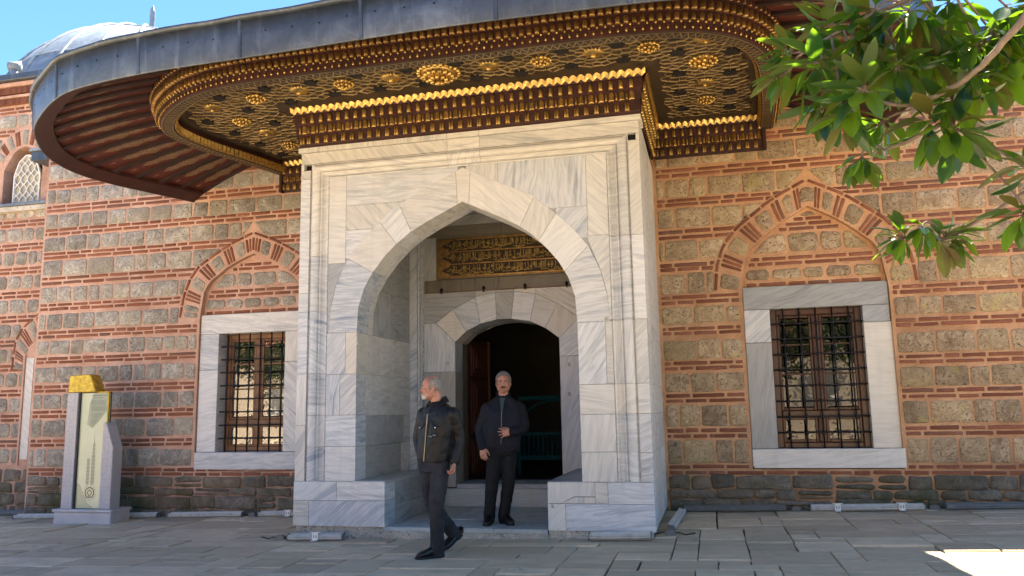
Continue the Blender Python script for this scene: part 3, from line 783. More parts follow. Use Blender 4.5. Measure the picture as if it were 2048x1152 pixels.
# niche: side walls and vault
for s in (-1, 1):
    for (za, zb, yc) in ((ZB, 1.0, [.302, 1.45, 1.79]), (1.0, 1.36, [.302, 1.55, 1.79]), (1.36, 1.86, [.302, 1.79]), (1.86, 2.35, [.302, .75, 1.2, 1.79])):
        for k, (ya, yb) in enumerate(zip(yc, yc[1:])):
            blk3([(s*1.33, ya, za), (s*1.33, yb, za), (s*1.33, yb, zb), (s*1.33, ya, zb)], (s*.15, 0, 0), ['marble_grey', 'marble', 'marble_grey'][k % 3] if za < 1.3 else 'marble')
    # corner pilaster with flutes
    for za, zb in ((ZB, 2.34), (2.34, 4.2)):
        mb = MB()
        for k, (a, b, d) in enumerate(((0, .05, .0), (.055, .075, .018), (.08, .15, .0), (.155, .175, .018), (.18, .26, 0))):
            mb.box(min(s*(1.342+.002*k), s*(1.235-d)), max(s*(1.342+.002*k), s*(1.235-d)), 1.79+a, 1.79+b, za+.002, zb-.002)
        mb.box(min(s*1.36, s*1.25), max(s*1.36, s*1.25), 1.796, 2.046, za+.003, zb-.003)
        mb.box(min(s*1.235, s*1.215), max(s*1.235, s*1.215), 1.985, 2.049, za+.004, zb-.004)
        mb.build('pilaster', M['marble_blue'], portal)
    mb = MB(); mb.box(*sorted((s*1.362, s*1.50)), 1.7, 2.3, .5, 4.3); mb.build('niche_corner', M['marble_grey'], portal)
    P = [(h, z) for h, z in INT]
    for k in range(len(P)-1):
        (h0, z0), (h1, z1) = P[k], P[k+1]
        nx, nz = abs(z1-z0), abs(h1-h0); L = math.hypot(nx, nz); nx, nz = nx/L, nz/L
        blk3([(s*h0, .342, z0), (s*h0, .47, z0), (s*h1, .47, z1), (s*h1, .342, z1)], (s*nx*.12, 0, nz*.12), 'marble', 'arch_block', g=.0006, c=.001)
    for za, zb, yc in ((2.352, 2.95, [.472, 1.1, 1.79]), (2.95, 3.6, [.472, 1.3, 1.79]), (3.6, 4.22, [.472, .95, 1.79])):
        for k, (ya, yb) in enumerate(zip(yc, yc[1:])):
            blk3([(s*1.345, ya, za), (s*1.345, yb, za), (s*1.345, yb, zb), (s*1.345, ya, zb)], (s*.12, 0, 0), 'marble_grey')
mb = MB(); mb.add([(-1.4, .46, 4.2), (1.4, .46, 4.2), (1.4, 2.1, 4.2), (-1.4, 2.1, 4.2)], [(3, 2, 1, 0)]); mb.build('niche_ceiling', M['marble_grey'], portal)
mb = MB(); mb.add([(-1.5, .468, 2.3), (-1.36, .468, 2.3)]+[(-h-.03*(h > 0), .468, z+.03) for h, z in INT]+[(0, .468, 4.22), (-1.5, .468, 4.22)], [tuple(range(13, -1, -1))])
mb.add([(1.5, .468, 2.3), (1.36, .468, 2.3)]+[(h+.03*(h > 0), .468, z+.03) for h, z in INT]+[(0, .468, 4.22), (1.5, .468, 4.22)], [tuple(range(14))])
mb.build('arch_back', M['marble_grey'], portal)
# plinth, benches, platform
for r in (((-2.10, .395), (-1.55, ZB), 'marble_blue'), ((-1.55, .395), (-.95, ZB), 'marble'), ((-2.10, .105), (-1.90, .395), 'marble_warm'), ((-1.90, .105), (-.95, .395), 'marble_blue'),
          ((.95, .10), (1.145, .385), 'marble'), ((1.145, .10), (2.10, .385), 'marble_blue'), ((1.61, .385), (2.10, ZB), 'marble_blue'), ((1.47, .385), (1.61, ZB), 'marble_warm')):
    blk([r[0], r[1]], -.012, .30, r[2])
blk([(.95, .387), (1.10, .387), (1.24, .46), (1.47, .46), (1.47, ZB), (.95, ZB)], -.012, .3, 'marble')
blk([(1.10, .387), (1.47, .387), (1.47, .458), (1.24, .458)], -.012, .3, 'marble_warm')
for s in (-1, 1):
    for za, zb, yc in ((.10, .33, [.302, 1.1, 2.06]), (.33, ZB-.03, [.302, .8, 1.6, 2.06])):
        for ya, yb in zip(yc, yc[1:]):
            blk3([(s*.95, ya, za), (s*.95, yb, za), (s*.95, yb, zb), (s*.95, ya, zb)], (s*.25, 0, 0), 'marble_grey')
    for ya, yb in ((.03, .95), (.95, 2.06)):
        mb = MB(); xa, xb = sorted((s*.945, s*1.40)); mb.slab([(xa, ya+.002), (xb, ya+.002), (xb, yb-.002), (xa, yb-.002)], 0, .035, .004)
        V = [(v[0], v[2], ZB+.004-v[1]) for v in mb.v]; mb.v = V; mb.f = [f[::-1] for f in mb.f]
        mb.build('bench_slab', M['marble_grey'], portal)
mb = MB()
for s in (-1, 1): mb.box(*sorted((s*.95, s*2.07)), .012, .3, -.1, .104)
mb.build('rubble_footing', M['rough'], portal)
pf = MB(); pf.box(-.94, .94, 0.0, 2.05, -.15, .085); pf.build('platform', M['rough'], portal)
for xa, xb, ya, yb in ((-.945, -.10, -.035, .62), (-.10, .34, -.035, .70), (.34, .945, -.035, .60), (-.945, -.42, .62, 2.0), (-.42, .28, .70, 2.0), (.28, .945, .60, 1.35), (.28, .945, 1.35, 2.0)):
    mb = MB(); mb.slab([(xa+.002, ya), (xb-.002, ya), (xb-.002, yb-.003), (xa+.002, yb-.003)], 0, .045, .005)
    mb.v = [(v[0], v[2], .112-v[1]) for v in mb.v]; mb.f = [f[::-1] for f in mb.f]
    mb.build('platform_slab', M['step_marble'], portal)
mb = MB(); mb.box(-.95, .95, -.028, .0, -.05, .066); mb.build('platform_edge', M['rough'], portal)
blk([(-.945, .114), (.945, .350)], 1.93, 2.06, 'step_marble', 'door_step')
mb = MB(); mb.cbox(-.745, .745, 2.04, 2.75, .34, .405, .006); mb.build('door_sill', M['step_marble'], portal)

# ---- door wall at the back of the niche
YD = 2.05
DI = [(-.755, .40), (-.755, 2.37), (-.59, 2.515), (-.38, 2.615), (-.14, 2.665), (.07, 2.665), (.34, 2.62), (.55, 2.52), (.745, 2.37), (.745, .40)]
DE = [(-1.04, 2.65), (-.79, 2.835), (-.45, 3.0), (-.16, 3.05), (.12, 3.055), (.43, 3.0), (.74, 2.85), (1.03, 2.64)]
def dblk(P, mt): return blk(P, YD, YD+.35, mt)
dblk([(-1.30, .36), (-.755, .36), (-.755, 1.95), (-1.30, 1.95)], 'marble_grey')
dblk([(-1.30, 1.95), (-.755, 1.95), (-.755, 2.37), (-1.04, 2.65), (-1.30, 2.64)], 'marble_blue')
dblk([(.745, .36), (1.33, .36), (1.33, 2.12), (.745, 2.12)], 'marble_blue')
dblk([(.745, 2.12), (1.33, 2.12), (1.33, 2.64), (1.03, 2.64), (.745, 2.37)], 'marble_blue')
II = DI[1:-1]
for k in range(7): dblk([II[k], II[k+1], DE[k+1], DE[k]], ['marble', 'marble_blue', 'marble_blue', 'marble_grey', 'marble_blue', 'marble', 'marble_warm'][k])
dblk([(-1.30, 2.64), DE[0], DE[1], DE[2], (-.45, 3.085), (-1.30, 3.085)], 'marble_grey')
dblk([DE[2], DE[3], DE[4], (.12, 3.085), (-.45, 3.085)], 'marble_grey')
dblk([DE[4], DE[5], (.43, 3.085), (.12, 3.085)], 'marble_warm')
dblk([(1.33, 2.64), (1.33, 3.085), (.43, 3.085), DE[5], DE[6], DE[7]], 'marble_warm')
dblk([(-1.30, 3.085), (-.1, 3.27)], 'marble_brown'); dblk([(-.1, 3.085), (1.3, 3.27)], 'marble_brown')
dblk([(-1.30, 3.27), (-1.03, 3.90)], 'marble_grey'); dblk([(1.03, 3.27), (1.30, 3.90)], 'marble_grey')
dblk([(-1.30, 3.90), (-.05, 4.06)], 'marble_brown'); dblk([(-.05, 3.90), (1.30, 4.06)], 'marble_brown'); dblk([(-1.0, 4.06), (1.0, 4.3)], 'marble_grey')
# door reveal
for k in range(len(DI)-1):
    a, b = DI[k], DI[k+1]
    d = Vector((b[1]-a[1], 0, -(b[0]-a[0]))).normalized()
    if d.dot(Vector((a[0], 0, a[1]-1.6))) < 0: d = -d
    blk3([(a[0], YD+.352, a[1]), (b[0], YD+.352, b[1]), (b[0], YD+.56, b[1]), (a[0], YD+.56, a[1])], d*.1, 'marble_brown' if k in (0, 8) else 'marble_grey', 'reveal_block', g=.0006, c=.001)
mb = MB()
ARC = [(-.86, .4), (-.86, 2.42)]+[(-.86*math.cos(t), 2.42+.44*math.sin(t)) for t in [math.pi*k/14 for k in range(1, 14)]]+[(.86, 2.42), (.86, .4)]
for a, b in zip(ARC, ARC[1:]):
    mb.add([(a[0], 2.61, a[1]), (b[0], 2.61, b[1]), (b[0], 2.95, b[1]), (a[0], 2.95, a[1])], [(0,1,2,3), (3,2,1,0)][:1])
mb.add([(-.86, 2.611, .4), (-.755, 2.611, .4), (-.755, 2.611, 2.37), (-.86, 2.611, 2.42)], [(0, 1, 2, 3)])
for k in range(1, 15):
    a, b = ARC[k], ARC[k+1]
    ia = (a[0]*.755/.86, onx([(abs(h), z) for h, z in II if h <= 0]+[(0, 2.67)], a[0]*.755/.86)); ib = (b[0]*.755/.86, onx([(abs(h), z) for h, z in II if h <= 0]+[(0, 2.67)], b[0]*.755/.86))
    mb.add([(a[0], 2.611, a[1]), (ia[0], 2.611, ia[1]), (ib[0], 2.611, ib[1]), (b[0], 2.611, b[1])], [(0, 1, 2, 3)])
mb.build('inner_arch', M['plaster_light'], portal)

for x, z in ((1.66, 2.38), (1.0, .36)):
    mb = MB(); mb.cbox(x-.018, x+.018, -.014 if z < 1 else .002, .05, z-.02, z+.02, .002); mb.build('plug', M['rough'], portal)
for x, z in ((.875, 2.0), (.865, 1.6), (-.87, 2.07)):
    mb = MB(); mb.cbox(x-.02, x+.02, 2.044, 2.09, z-.026, z+.026, .002); mb.build('plug', M['rough'], portal)
# ---- inscription panel
ip = MB(); ip.box(-1.03, 1.03, 2.035, 2.06, 3.272, 3.90)
ipo = ip.build('inscription_panel', M['marble_brown'], mosque)
mb = MB(); 
for (a, b, c_, d) in ((-1.0, 1.0, 3.285, 3.30), (-1.0, 1.0, 3.85, 3.865), (-1.0, -.985, 3.30, 3.85), (.985, 1.0, 3.30, 3.85)): mb.box(a, b, 2.018, 2.036, c_, d)
mb.box(-.985, .985, 2.028, 2.0355, 3.30, 3.85)
mb.build('gilt_frame', M['gold_dull'], ipo)
M['inscription_ground'] = simple('inscription_ground', (.030, .018, .010), .7)
M['gold_leaf'] = goldmat('gold_leaf', (.50, .36, .12), .5, .7)
rr = random.Random(5)
for row in range(3):
    z0 = 3.318+row*.178; z1 = z0+.160; zc = (z0+z1)/2
    P = [(-.80, z0), (.80, z0), (.86, z0+.03), (.88, zc-.01), (.95, zc), (.88, zc+.01), (.86, z1-.03), (.80, z1), (-.80, z1), (-.84, z1-.035), (-.88, zc+.03), (-.95, zc), (-.88, zc-.03), (-.84, z0+.035)]
    mb = MB(); mb.slab(P, 2.024, 2.030, .002); mb.build('inscription_line', M['inscription_ground'], ipo)
    s = MB()
    def rib(pts, w, y=2.0195):
        for a, b in zip(pts, pts[1:]):
            dx, dz = b[0]-a[0], b[1]-a[1]; L = math.hypot(dx, dz) or 1; nx, nz = -dz/L*w/2, dx/L*w/2
            s.add([(a[0]+nx, y, a[1]+nz), (a[0]-nx, y, a[1]-nz), (b[0]-nx, y, b[1]-nz), (b[0]+nx, y, b[1]+nz),
                   (a[0]+nx, 2.0245, a[1]+nz), (a[0]-nx, 2.0245, a[1]-nz), (b[0]-nx, 2.0245, b[1]-nz), (b[0]+nx, 2.0245, b[1]+nz)],
                  [(0,1,2,3), (0,4,5,1), (1,5,6,2), (2,6,7,3), (3,7,4,0)])
    x = -.86
    while x < .86:
        e = .03 if abs(x) > .8 else 0
        k = rr.random()
        if k < .62:                        # tall letters
            zt = z1-.010-rr.uniform(0, .02)-e; zb = z0+rr.uniform(.03, .07)+e; l = rr.uniform(-.006, .004)
            rib([(x, zb), (x+l*.4, lerp(zb, zt, .5)), (x+l, zt), (x+l-.006, zt-.006)], .0075)
            x += rr.uniform(.013, .021)
        elif k < .85:                      # bowls
            r0 = rr.uniform(.012, .024); cz = z0+rr.uniform(.03, .10)
            a0 = rr.uniform(2.6, 3.6)
            rib([(x+r0+r0*math.cos(a0+t*.55), cz+r0*.9*math.sin(a0+t*.55)) for t in range(8)], .0075)
            x += r0*1.1
        else:                              # loops and teeth
            cz = z0+rr.uniform(.05, .11)
            rib([(x, cz), (x+.008, cz+.014), (x+.018, cz+.010), (x+.016, cz-.004), (x+.004, cz-.006), (x+.026, cz-.014), (x+.036, cz)], .007); x += .026
    for k in range(16):                    # long sweeping strokes
        xa = rr.uniform(-.84, .7); w = rr.uniform(.08, .2); zc2 = z0+rr.uniform(.012, .055)
        rib([(xa+w*t/6, zc2+.018*(1-math.sin(math.pi*t/6))-.008) for t in range(7)], .0075)
    for k in range(60): xx = rr.uniform(-.85, .85); zz = z0+rr.uniform(.015, .14); rib([(xx, zz), (xx+.007, zz+.004)], .007)
    s.build('calligraphy', M['gold_leaf'], ipo, kind='stuff')
mb = MB(); mb.tube([(-1.24, 2.045, 3.088), (1.2, 2.045, 3.094)], .006, 6); mb.build('iron_rod', M['wood_brown'], portal)
for x in (-.95, -.32, .28, .87):
    mb = MB(); mb.tube([(x, 2.05, 3.12), (x, 2.0, 3.13), (x+.005, 1.985, 3.10), (x+.012, 1.98, 3.065), (x+.03, 1.99, 3.06)], [.014, .012, .012, .010, .004], 6)
    mb.ell((x, 2.04, 3.12), (.02, .012, .035), 8, 6); mb.build('hook', M['iron'], portal)

# ================================================================== windows
def window(c, side):
    yM = Dw+.03
    yf = Dw+(.15 if side == 'R' else .24); yg = Dw+(.075 if side == 'R' else .12)
    x0, x1, z0, z1 = c-.57, c+.57, .845, 2.66
    f = MB()
    def bar(xa, xb, za, zb, d=.0, t=.06, ch=.012): f.slab([(xa, za), (xb, za), (xb, zb), (xa, zb)], yf+d, yf+d+t, ch)
    zt = 1.285
    bar(x0, x0+.085, z0, z1); bar(x1-.085, x1, z0, z1); bar(x0+.085, x1-.085, z1-.085, z1); bar(x0+.085, x1-.085, z0, z0+.075)
    bar(x0+.085, x1-.085, zt-.045, zt+.045, -.004); bar(c-.05, c+.05, z0+.075, zt-.045, .004); bar(c-.05, c+.05, zt+.045, z1-.085, .004)
    fr = f.build('window', M['wood'] if side == 'R' else M['wood_brown'], mosque)
    panes = []
    for (a, b) in ((x0+.085, c-.05), (c+.05, x1-.085)):
        s = MB()
        for (za, zb) in ((z0+.075, zt-.045), (zt+.045, z1-.085)):
            for r in ((a, a+.035, za, zb), (b-.035, b, za, zb), (a+.035, b-.035, za, za+.035), (a+.035, b-.035, zb-.035, zb)):
                s.slab([(r[0]+.001, r[2]), (r[1]-.001, r[2]), (r[1]-.001, r[3]), (r[0]+.001, r[3])], yf+.018, yf+.055, .006)
        zs = [zt+.08, lerp(zt+.08, z1-.12, .37), lerp(zt+.08, z1-.12, .70), z1-.12]
        for z in zs[1:-1]: s.slab([(a+.035, z-.012), (b-.035, z-.012), (b-.035, z+.012), (a+.035, z+.012)], yf+.02, yf+.05, .005)
        s.build('sash', M['wood'] if side == 'R' else M['wood_brown'], fr)
        for (za, zb) in [(z0+.11, zt-.08)]+[(p+.0125, q-.0125) for p, q in zip(zs, zs[1:])]:
            g = MB(); t = rng.uniform(-.0015, .0015)
            g.add([(a+.036, yf+.035+t, za), (b-.036, yf+.035-t, za), (b-.036, yf+.035-t, zb), (a+.036, yf+.035+t, zb)], [(0,1,2,3)])
            g.build('pane', M['glass' if side == 'L' else 'dark_glass'], fr)
    # forged grille
    nv, nh = 5, 8
    xs = [x0+.165+(x1-x0-.33)*k/(nv-1) for k in range(nv)]
    if side == 'L': nv = 6; xs = [x0+.11+(x1-x0-.2)*k/(nv-1) for k in range(nv)]
    zs = [z0+.20+(z1-z0-.40)*k/(nh-1) for k in range(nh)]
    for x in xs:
        g = MB(); g.tube([(x, yg, z0-.01), (x+rng.uniform(-.004, .004), yg, (z0+z1)/2), (x, yg, z1+.01)], .0115, 6)
        for z in zs: g.ell((x, yg-.004, z), (.024, .022, .024), 6, 4)
        g.build('grille_bar', M['iron'], fr, True)
    for z in zs:
        g = MB(); g.tube([(x0-.01, yg-.006, z), (c, yg-.006, z+rng.uniform(-.003, .003)), (x1+.01, yg-.006, z)], .0115, 6)
        g.build('grille_bar', M['iron'], fr, True)
    # marble surround
    def sb(P, mt, y=yM, dep=.42):
        if len(P) == 2: (xa, za), (xb, zb) = P; P = [(xa, za), (xb, za), (xb, zb), (xa, zb)]
        Q = inset(P, .002); mb = MB(); mb.slab(Q, y, y+dep, .006); mb.build('surround_block', M[mt], fr)
    X0, X1 = c-.902, c+.90
    if side == 'R':
        sb([(X0, 2.66), (X1, 2.66), (X1, 2.965), (X0, 2.965)], 'marble_grey')
        sb([(X0, 2.22), (x0, 2.66)], 'marble'); sb([(X0, .845), (x0, 2.22)], 'marble_grey')
        sb([(x1, 2.44), (X1, 2.66)], 'marble_grey'); sb([(x1, .845), (X1+.01, 2.44)], 'marble_warm')
        sb([(X0+.02, .60), (X1+.03, .60), (X1+.03, .845), (X0, .845), (X0, .63)], 'marble', yM-.045)
    else:
        sb([(X0, 2.66), (X1, 2.66), (X1, 2.965), (X0, 2.965)], 'marble')
        sb([(X0, 2.10), (x0, 2.66)], 'marble_blue'); sb([(X0, .845), (x0, 2.10)], 'marble_blue')
        sb([(x1, 2.19), (X1, 2.66)], 'marble'); sb([(x1, .845), (X1, 2.19)], 'marble')
        sb([(X0, .585), (X1, .585), (X1, .845), (X0, .845)], 'marble_blue', yM-.045)
window(4.115, 'R'); window(-4.115, 'L')

# ================================================================== canopy
S = lambda y: 5.225+.048*y
RO = [(-3.70,2.22),(-3.80,1.53),(-3.88,1.09),(-3.97,.69),(-4.0,.09),(-3.93,-.28),(-3.68,-.64),(-3.38,-.92),(-3.0,-1.20),(-2.63,-1.38),(-2.12,-1.50),(-1.5,-1.52),(0,-1.50),(1.0,-1.5),(1.88,-1.50),(2.35,-1.47),(2.8,-1.37),(3.14,-1.13),(3.39,-.81),(3.55,-.35),(3.62,.3),(3.70,1.2),(3.73,2.22)]
RIM = [(-5.22,2.22),(-5.47,1.61),(-5.74,.94),(-5.83,.34),(-5.66,-.30),(-5.33,-.81),(-4.91,-1.31),(-4.27,-1.78),(-3.85,-2.03),(-3.51,-2.14),(-2.98,-2.23),(-2.42,-2.28),(-1.37,-2.30),(-.12,-2.36),(.76,-2.38),(1.99,-2.34),(2.49,-2.33),(3.3,-2.2),(4.1,-1.85),(4.6,-1.42),(4.87,-.99),(5.03,-.55),(5.14,-.1),(5.17,.5),(5.12,1.3),(5.0,2.22)]
def plan(P, n): return [Vector((p.x, p.y)) for p in resample(smooth_curve([(a, b, 0) for a, b in P], 2), n)]
def normals(L):
    out = []
    for i in range(len(L)):
        d = (L[min(i+1, len(L)-1)]-L[max(i-1, 0)]).normalized(); out.append(Vector((d.y, -d.x)))
    return out
NR = 151
ro = plan(RO, NR); nro = normals(ro)          # outward normals (towards -y at the front)
if nro[NR//2].y > 0: nro = [-n for n in nro]
rim = plan(RIM, NR); nrim = normals(rim)
if nrim[NR//2].y > 0: nrim = [-n for n in nrim]
ZR = 4.81
def sweep(mb, line, nrm, sec, mat=0, zf=None, close=False):
    """section (outward, up) swept along a plan curve; zf gives the base height"""
    n = len(sec); V = []
    for p, q in zip(line, nrm):
        for o, h in sec:
            x, y = p.x+q.x*o, p.y+q.y*o; V.append((x, y, (zf(y) if zf else 0)+h))
    F = [(i*n+k, i*n+k+1, (i+1)*n+k+1, (i+1)*n+k) for i in range(len(line)-1) for k in range(n-1)]
    mb.add(V, F, mat)
cb = MB()
# soffit board, ring, back boards
cen = len(ro); 
poly = [(p.x-q.x*.10, p.y-q.y*.10) for p, q in zip(ro, nro)]
for i in range(NR-1):
    a, b = poly[i], poly[i+1]
    ax, bx = (a[0]*.3, b[0]*.3)
    cb.add([(a[0], a[1], S(a[1])), (b[0], b[1], S(b[1])), (bx, Dw, S(Dw)), (ax, Dw, S(Dw))], [(0,1,2,3)], 1)
sweep(cb, ro, nro, [(-.16, .0), (-.155, -.19), (-.15, -.20)], 0, S)
sweep(cb, ro, nro, [(-.15, -.20), (-.145, -.206), (-.01, -.206), (0, -.2)], 1, S)
sweep(cb, ro, nro, [(0, -.2), (.015, -.195), (.02, -.125), (.05, -.12), (.06, -.02), (.09, -.015), (.10, .09), (.14, .095), (.15, .2)], 0, S)
canopy = cb.build('canopy', [M['maroon'], M['soffit']], mosque)
# moulded borders of the soffit
mb = MB(); sweep(mb, ro, nro, [(-.17, -.03), (-.18, -.035), (-.26, -.02), (-.27, 0)], 0, S)
mb.build('soffit_border', M['soffit'], canopy, True)
mb = MB()
for p0, p1 in (((-2.36, -.28), (2.36, -.28)),):
    pass
def strip(pa, pb, w, h):
    a, b = Vector(pa), Vector(pb); d = (b-a).normalized(); n = Vector((d.y, -d.x))
    za, zb = S(a.y), S(b.y)
    mb.add([(a.x, a.y, za-h), (b.x, b.y, zb-h), (b.x+n.x*w, b.y+n.y*w, zb-h*.5), (a.x+n.x*w, a.y+n.y*w, za-h*.5), (b.x+n.x*w, b.y+n.y*w, zb), (a.x+n.x*w, a.y+n.y*w, za)], [(0,1,2,3), (3,2,4,5)])
strip((-2.36, -.10), (2.36, -.10), .17, .03); strip((2.19, -.2), (2.19, 2.1), -.17, .03); strip((-2.19, -.2), (-2.19, 2.1), .17, .03)
strip((2.19, 2.05), (3.6, 2.05), .14, .03); strip((-3.6, 2.05), (-2.19, 2.05), .14, .03)
mb.build('soffit_border', M['soffit'], canopy)

class Cells:
    def __init__(s, name, me, mat): s.name, s.me, s.L = name, me, []
    def put(s, p, nrm, sc=1.0, tilt=0):
        """nrm: outward plan normal; local -y faces outward"""
        rz = math.atan2(nrm[0], -nrm[1]); p = Vector(p)
        face = max(0.0, Vector((nrm[0], nrm[1], 0)).dot((CAMP-p).normalized()))
        s.L.append((seen(p)*(.15+face)/(p-CAMP).length_squared, p, rz, sc, tilt))
    def finish(s, parent, maxn=300):
        s.L.sort(key=lambda e: -e[0])
        for _, p, rz, sc, ti in s.L[:maxn]: link(s.name, s.me, parent, p, (ti, 0, rz), (sc, sc, sc))
        if len(s.L) > maxn:
            base = [v.co.copy() for v in s.me.vertices]; fs = [tuple(f.vertices) for f in s.me.polygons]; mb = MB()
            for _, p, rz, sc, ti in s.L[maxn:]:
                R_ = Matrix.Rotation(rz, 3, 'Z') @ Matrix.Rotation(ti, 3, 'X')
                mb.add([R_ @ (v*sc)+p for v in base], fs)
            mb.build(s.name+'s', s.me.materials[0], parent, True, 'stuff')
def knob(w, h, d, sharp=0, mat='gold'):
    mb = MB(); st = [(0, .95, .85), (.10, 1, 1), (.70, 1, 1), (.84, .90, .9), (.94, .62, .65), (1.0, .15, .2)]
    K = 5 if not sharp else 3; V = []
    for t, sx, sd in st:
        for k in range(K):
            a = math.pi*k/(K-1); V.append((-w/2*math.cos(a)*sx, -d*math.sin(a)*sd, h*t))
    F = [(i*K+k, i*K+k+1, (i+1)*K+k+1, (i+1)*K+k) for i in range(len(st)-1) for k in range(K-1)]
    F.append(tuple(range(K-1, -1, -1))); mb.add(V, F)
    return mb.mesh('knob', M[mat], not sharp)
def drop(mat='gold'):
    mb = MB(); V = [(0, -.012, -.028)]
    for z, r in ((-.008, .013), (.01, .012), (.022, .006)):
        V += [(r*math.cos(a), -.012-r*math.sin(a)*.9, z) for a in (0, math.pi*.33, math.pi*.66, math.pi, math.pi*1.5)]
    F = [(0, 1+(k+1)%5, 1+k) for k in range(5)]
    for j in range(2): F += [(1+j*5+k, 1+j*5+(k+1)%5, 6+j*5+(k+1)%5, 6+j*5+k) for k in range(5)]
    mb.add(V, F); return mb.mesh('drop', M[mat], True)
CK = Cells('gilt_knob', knob(.052, .112, .040, mat='gold'), None); CB = Cells('gilt_niche', knob(.074, .110, .036, 1), None)
CN = Cells('gilt_bead', knob(.027, .092, .028), None); CD = Cells('gilt_drop', drop(), None)
RK = Cells('amber_knob', knob(.060, .084, .040, mat='gold_dull'), None); RN = Cells('amber_niche', knob(.064, .100, .042, 0, 'gold_dull'), None)
RT = Cells('top_knob', knob(.034, .10, .022, mat='gold_dull'), None)
# along the ring
tot = sum((b-a).length for a, b in zip(ro, ro[1:])); n = int(tot/.078)
rf = resample([(p.x, p.y, 0) for p in ro], n)
rf = [Vector((p.x, p.y)) for p in rf]; nf = normals(rf)
if nf[n//2].y > 0: nf = [-q for q in nf]
for i, (p, q) in enumerate(zip(rf, nf)):
    def P(o, h, sh=0):
        t = Vector((-q.y, q.x)); x, y = p.x+q.x*o+t.x*sh, p.y+q.y*o+t.y*sh; return (x, y, S(y)+h)
    CD.put(P(.012, -.165), q, 1.0)
    RK.put(P(.045, -.115), q, 1.0); RN.put(P(.085, -.02), q, 1.0)
    if i % 2 == 0: RN.put(P(.085, -.02), q, .001) if False else None
    CD.put(P(.055, -.125, .039), q, .9)
    RT.put(P(.125, .09, .039), q, 1.0)
# gilt twisted lip inside the ring
mb = MB(); L = 2*n
rl = resample([(p.x, p.y, 0) for p in ro], L); rl = [Vector((p.x, p.y)) for p in rl]; nl = normals(rl)
if nl[L//2].y > 0: nl = [-q for q in nl]
V = []
for i, (p, q) in enumerate(zip(rl, nl)):
    o = -.175 if i % 2 else -.155; dz = .0 if i % 2 else .022
    for h, oo in ((-.20, -.158), (-.18+dz*.4, o-.012), (-.115+dz, o-.022), (-.085, -.155)): 
        x, y = p.x+q.x*oo, p.y+q.y*oo; V.append((x, y, S(y)+h))
mb.add(V, [(i*4+k, i*4+k+1, i*4+5+k, i*4+4+k) for i in range(L-1) for k in range(3)])
mb.build('gilt_lip', M['gold'], canopy)

def frieze(pa, pb, za, zb, nrm, step=.118):
    """one run of the carved frieze: pa, pb plan ends, za, zb the bottom heights"""
    a, b = Vector(pa), Vector(pb); d = b-a; L = d.length; t = d.normalized(); nv = Vector(nrm)
    def P(s, o, f):
        p = a+t*s+nv*o; u = s/L; z0 = lerp(za, zb, u); z1 = S(p.y)-.005
        return Vector((p.x, p.y, lerp(z0, z1, f)))
    sec = [(0.0, 0), (.02, 0), (.022, .06), (.03, .08), (.034, .30), (.048, .32), (.055, .55), (.068, .57), (.072, .79), (.085, .80), (.115, .97), (.12, 1.0)]
    m = MB(); V = []
    K = 2 if L < 5 else 2
    for s in (0, L):
        ext = 0
        for o, f in sec:
            # mitre at the outer corners
            V.append(P(s+(o if s else -o)*(1 if abs(nrm[1]) > .5 and abs(a.x+b.x) < .1 else 0), o, f))
    k = len(sec); m.add(V, [(i, i+1, k+i+1, k+i) for i in range(k-1)])
    m.build('frieze_board', M['maroon'], canopy)
    n = max(2, round(L/step)); st = L/n
    for i in range(n):
        s = (i+.5)*st; tn = (nv.x, nv.y)
        hs = (lerp(za, zb, s/L), S((a+t*s).y)); H = hs[1]-hs[0]; sc = H/.5
        for dx in (-.0125, .0125): CN.put(P(s-st/2+.0+dx, .026, .075) if s-st/2+dx > 0 else P(s+dx, .026, .075), tn, 1.1*sc)
        CB.put(P(s, .040, .315), tn, 1.0*sc); CN.put(P(s-st/2+.001, .040, .33), tn, .95*sc)
        CK.put(P(s, .060, .565), tn, .98*sc)
    # zigzag
    n = max(3, round(L/.087)); m = MB(); V = []
    e = .11 if abs(nrm[1]) > .5 and abs(a.x+b.x) < .1 else 0
    for i in range(2*n+1):
        s = lerp(-e, L+e, i/(2*n)); pk = i % 2
        V += [P(s, .086 if pk else .104, .800 if pk else .862), P(s, .104 if pk else .136, .912 if pk else .990)]
    m.add(V, [(i*2, i*2+1, i*2+3, i*2+2) for i in range(2*n)])
    m.build('zigzag_trim', M['gold'], canopy)
ZC, ZW = 4.692, 4.825
frieze((-2.10, 0), (2.10, 0), ZC, ZC, (0, -1))
frieze((2.10, Dw-.03), (2.10, 0.0), ZW, ZC, (1, 0)); frieze((-2.10, 0.0), (-2.10, Dw-.03), ZC, ZW, (-1, 0))
frieze((2.14, Dw-.02), (3.62, Dw-.02), ZW, ZW, (0, -1)); frieze((-3.62, Dw-.02), (-2.14, Dw-.02), ZW, ZW, (0, -1))
for s in (-1, 1):
    m = MB(); m.box(*sorted((s*3.60, s*3.64)), Dw-.10, Dw, ZW, S(2.2)); m.build('frieze_board', M['maroon'], canopy)
for c_ in (CK, CB, CN, CD, RK, RN, RT): c_.finish(canopy)

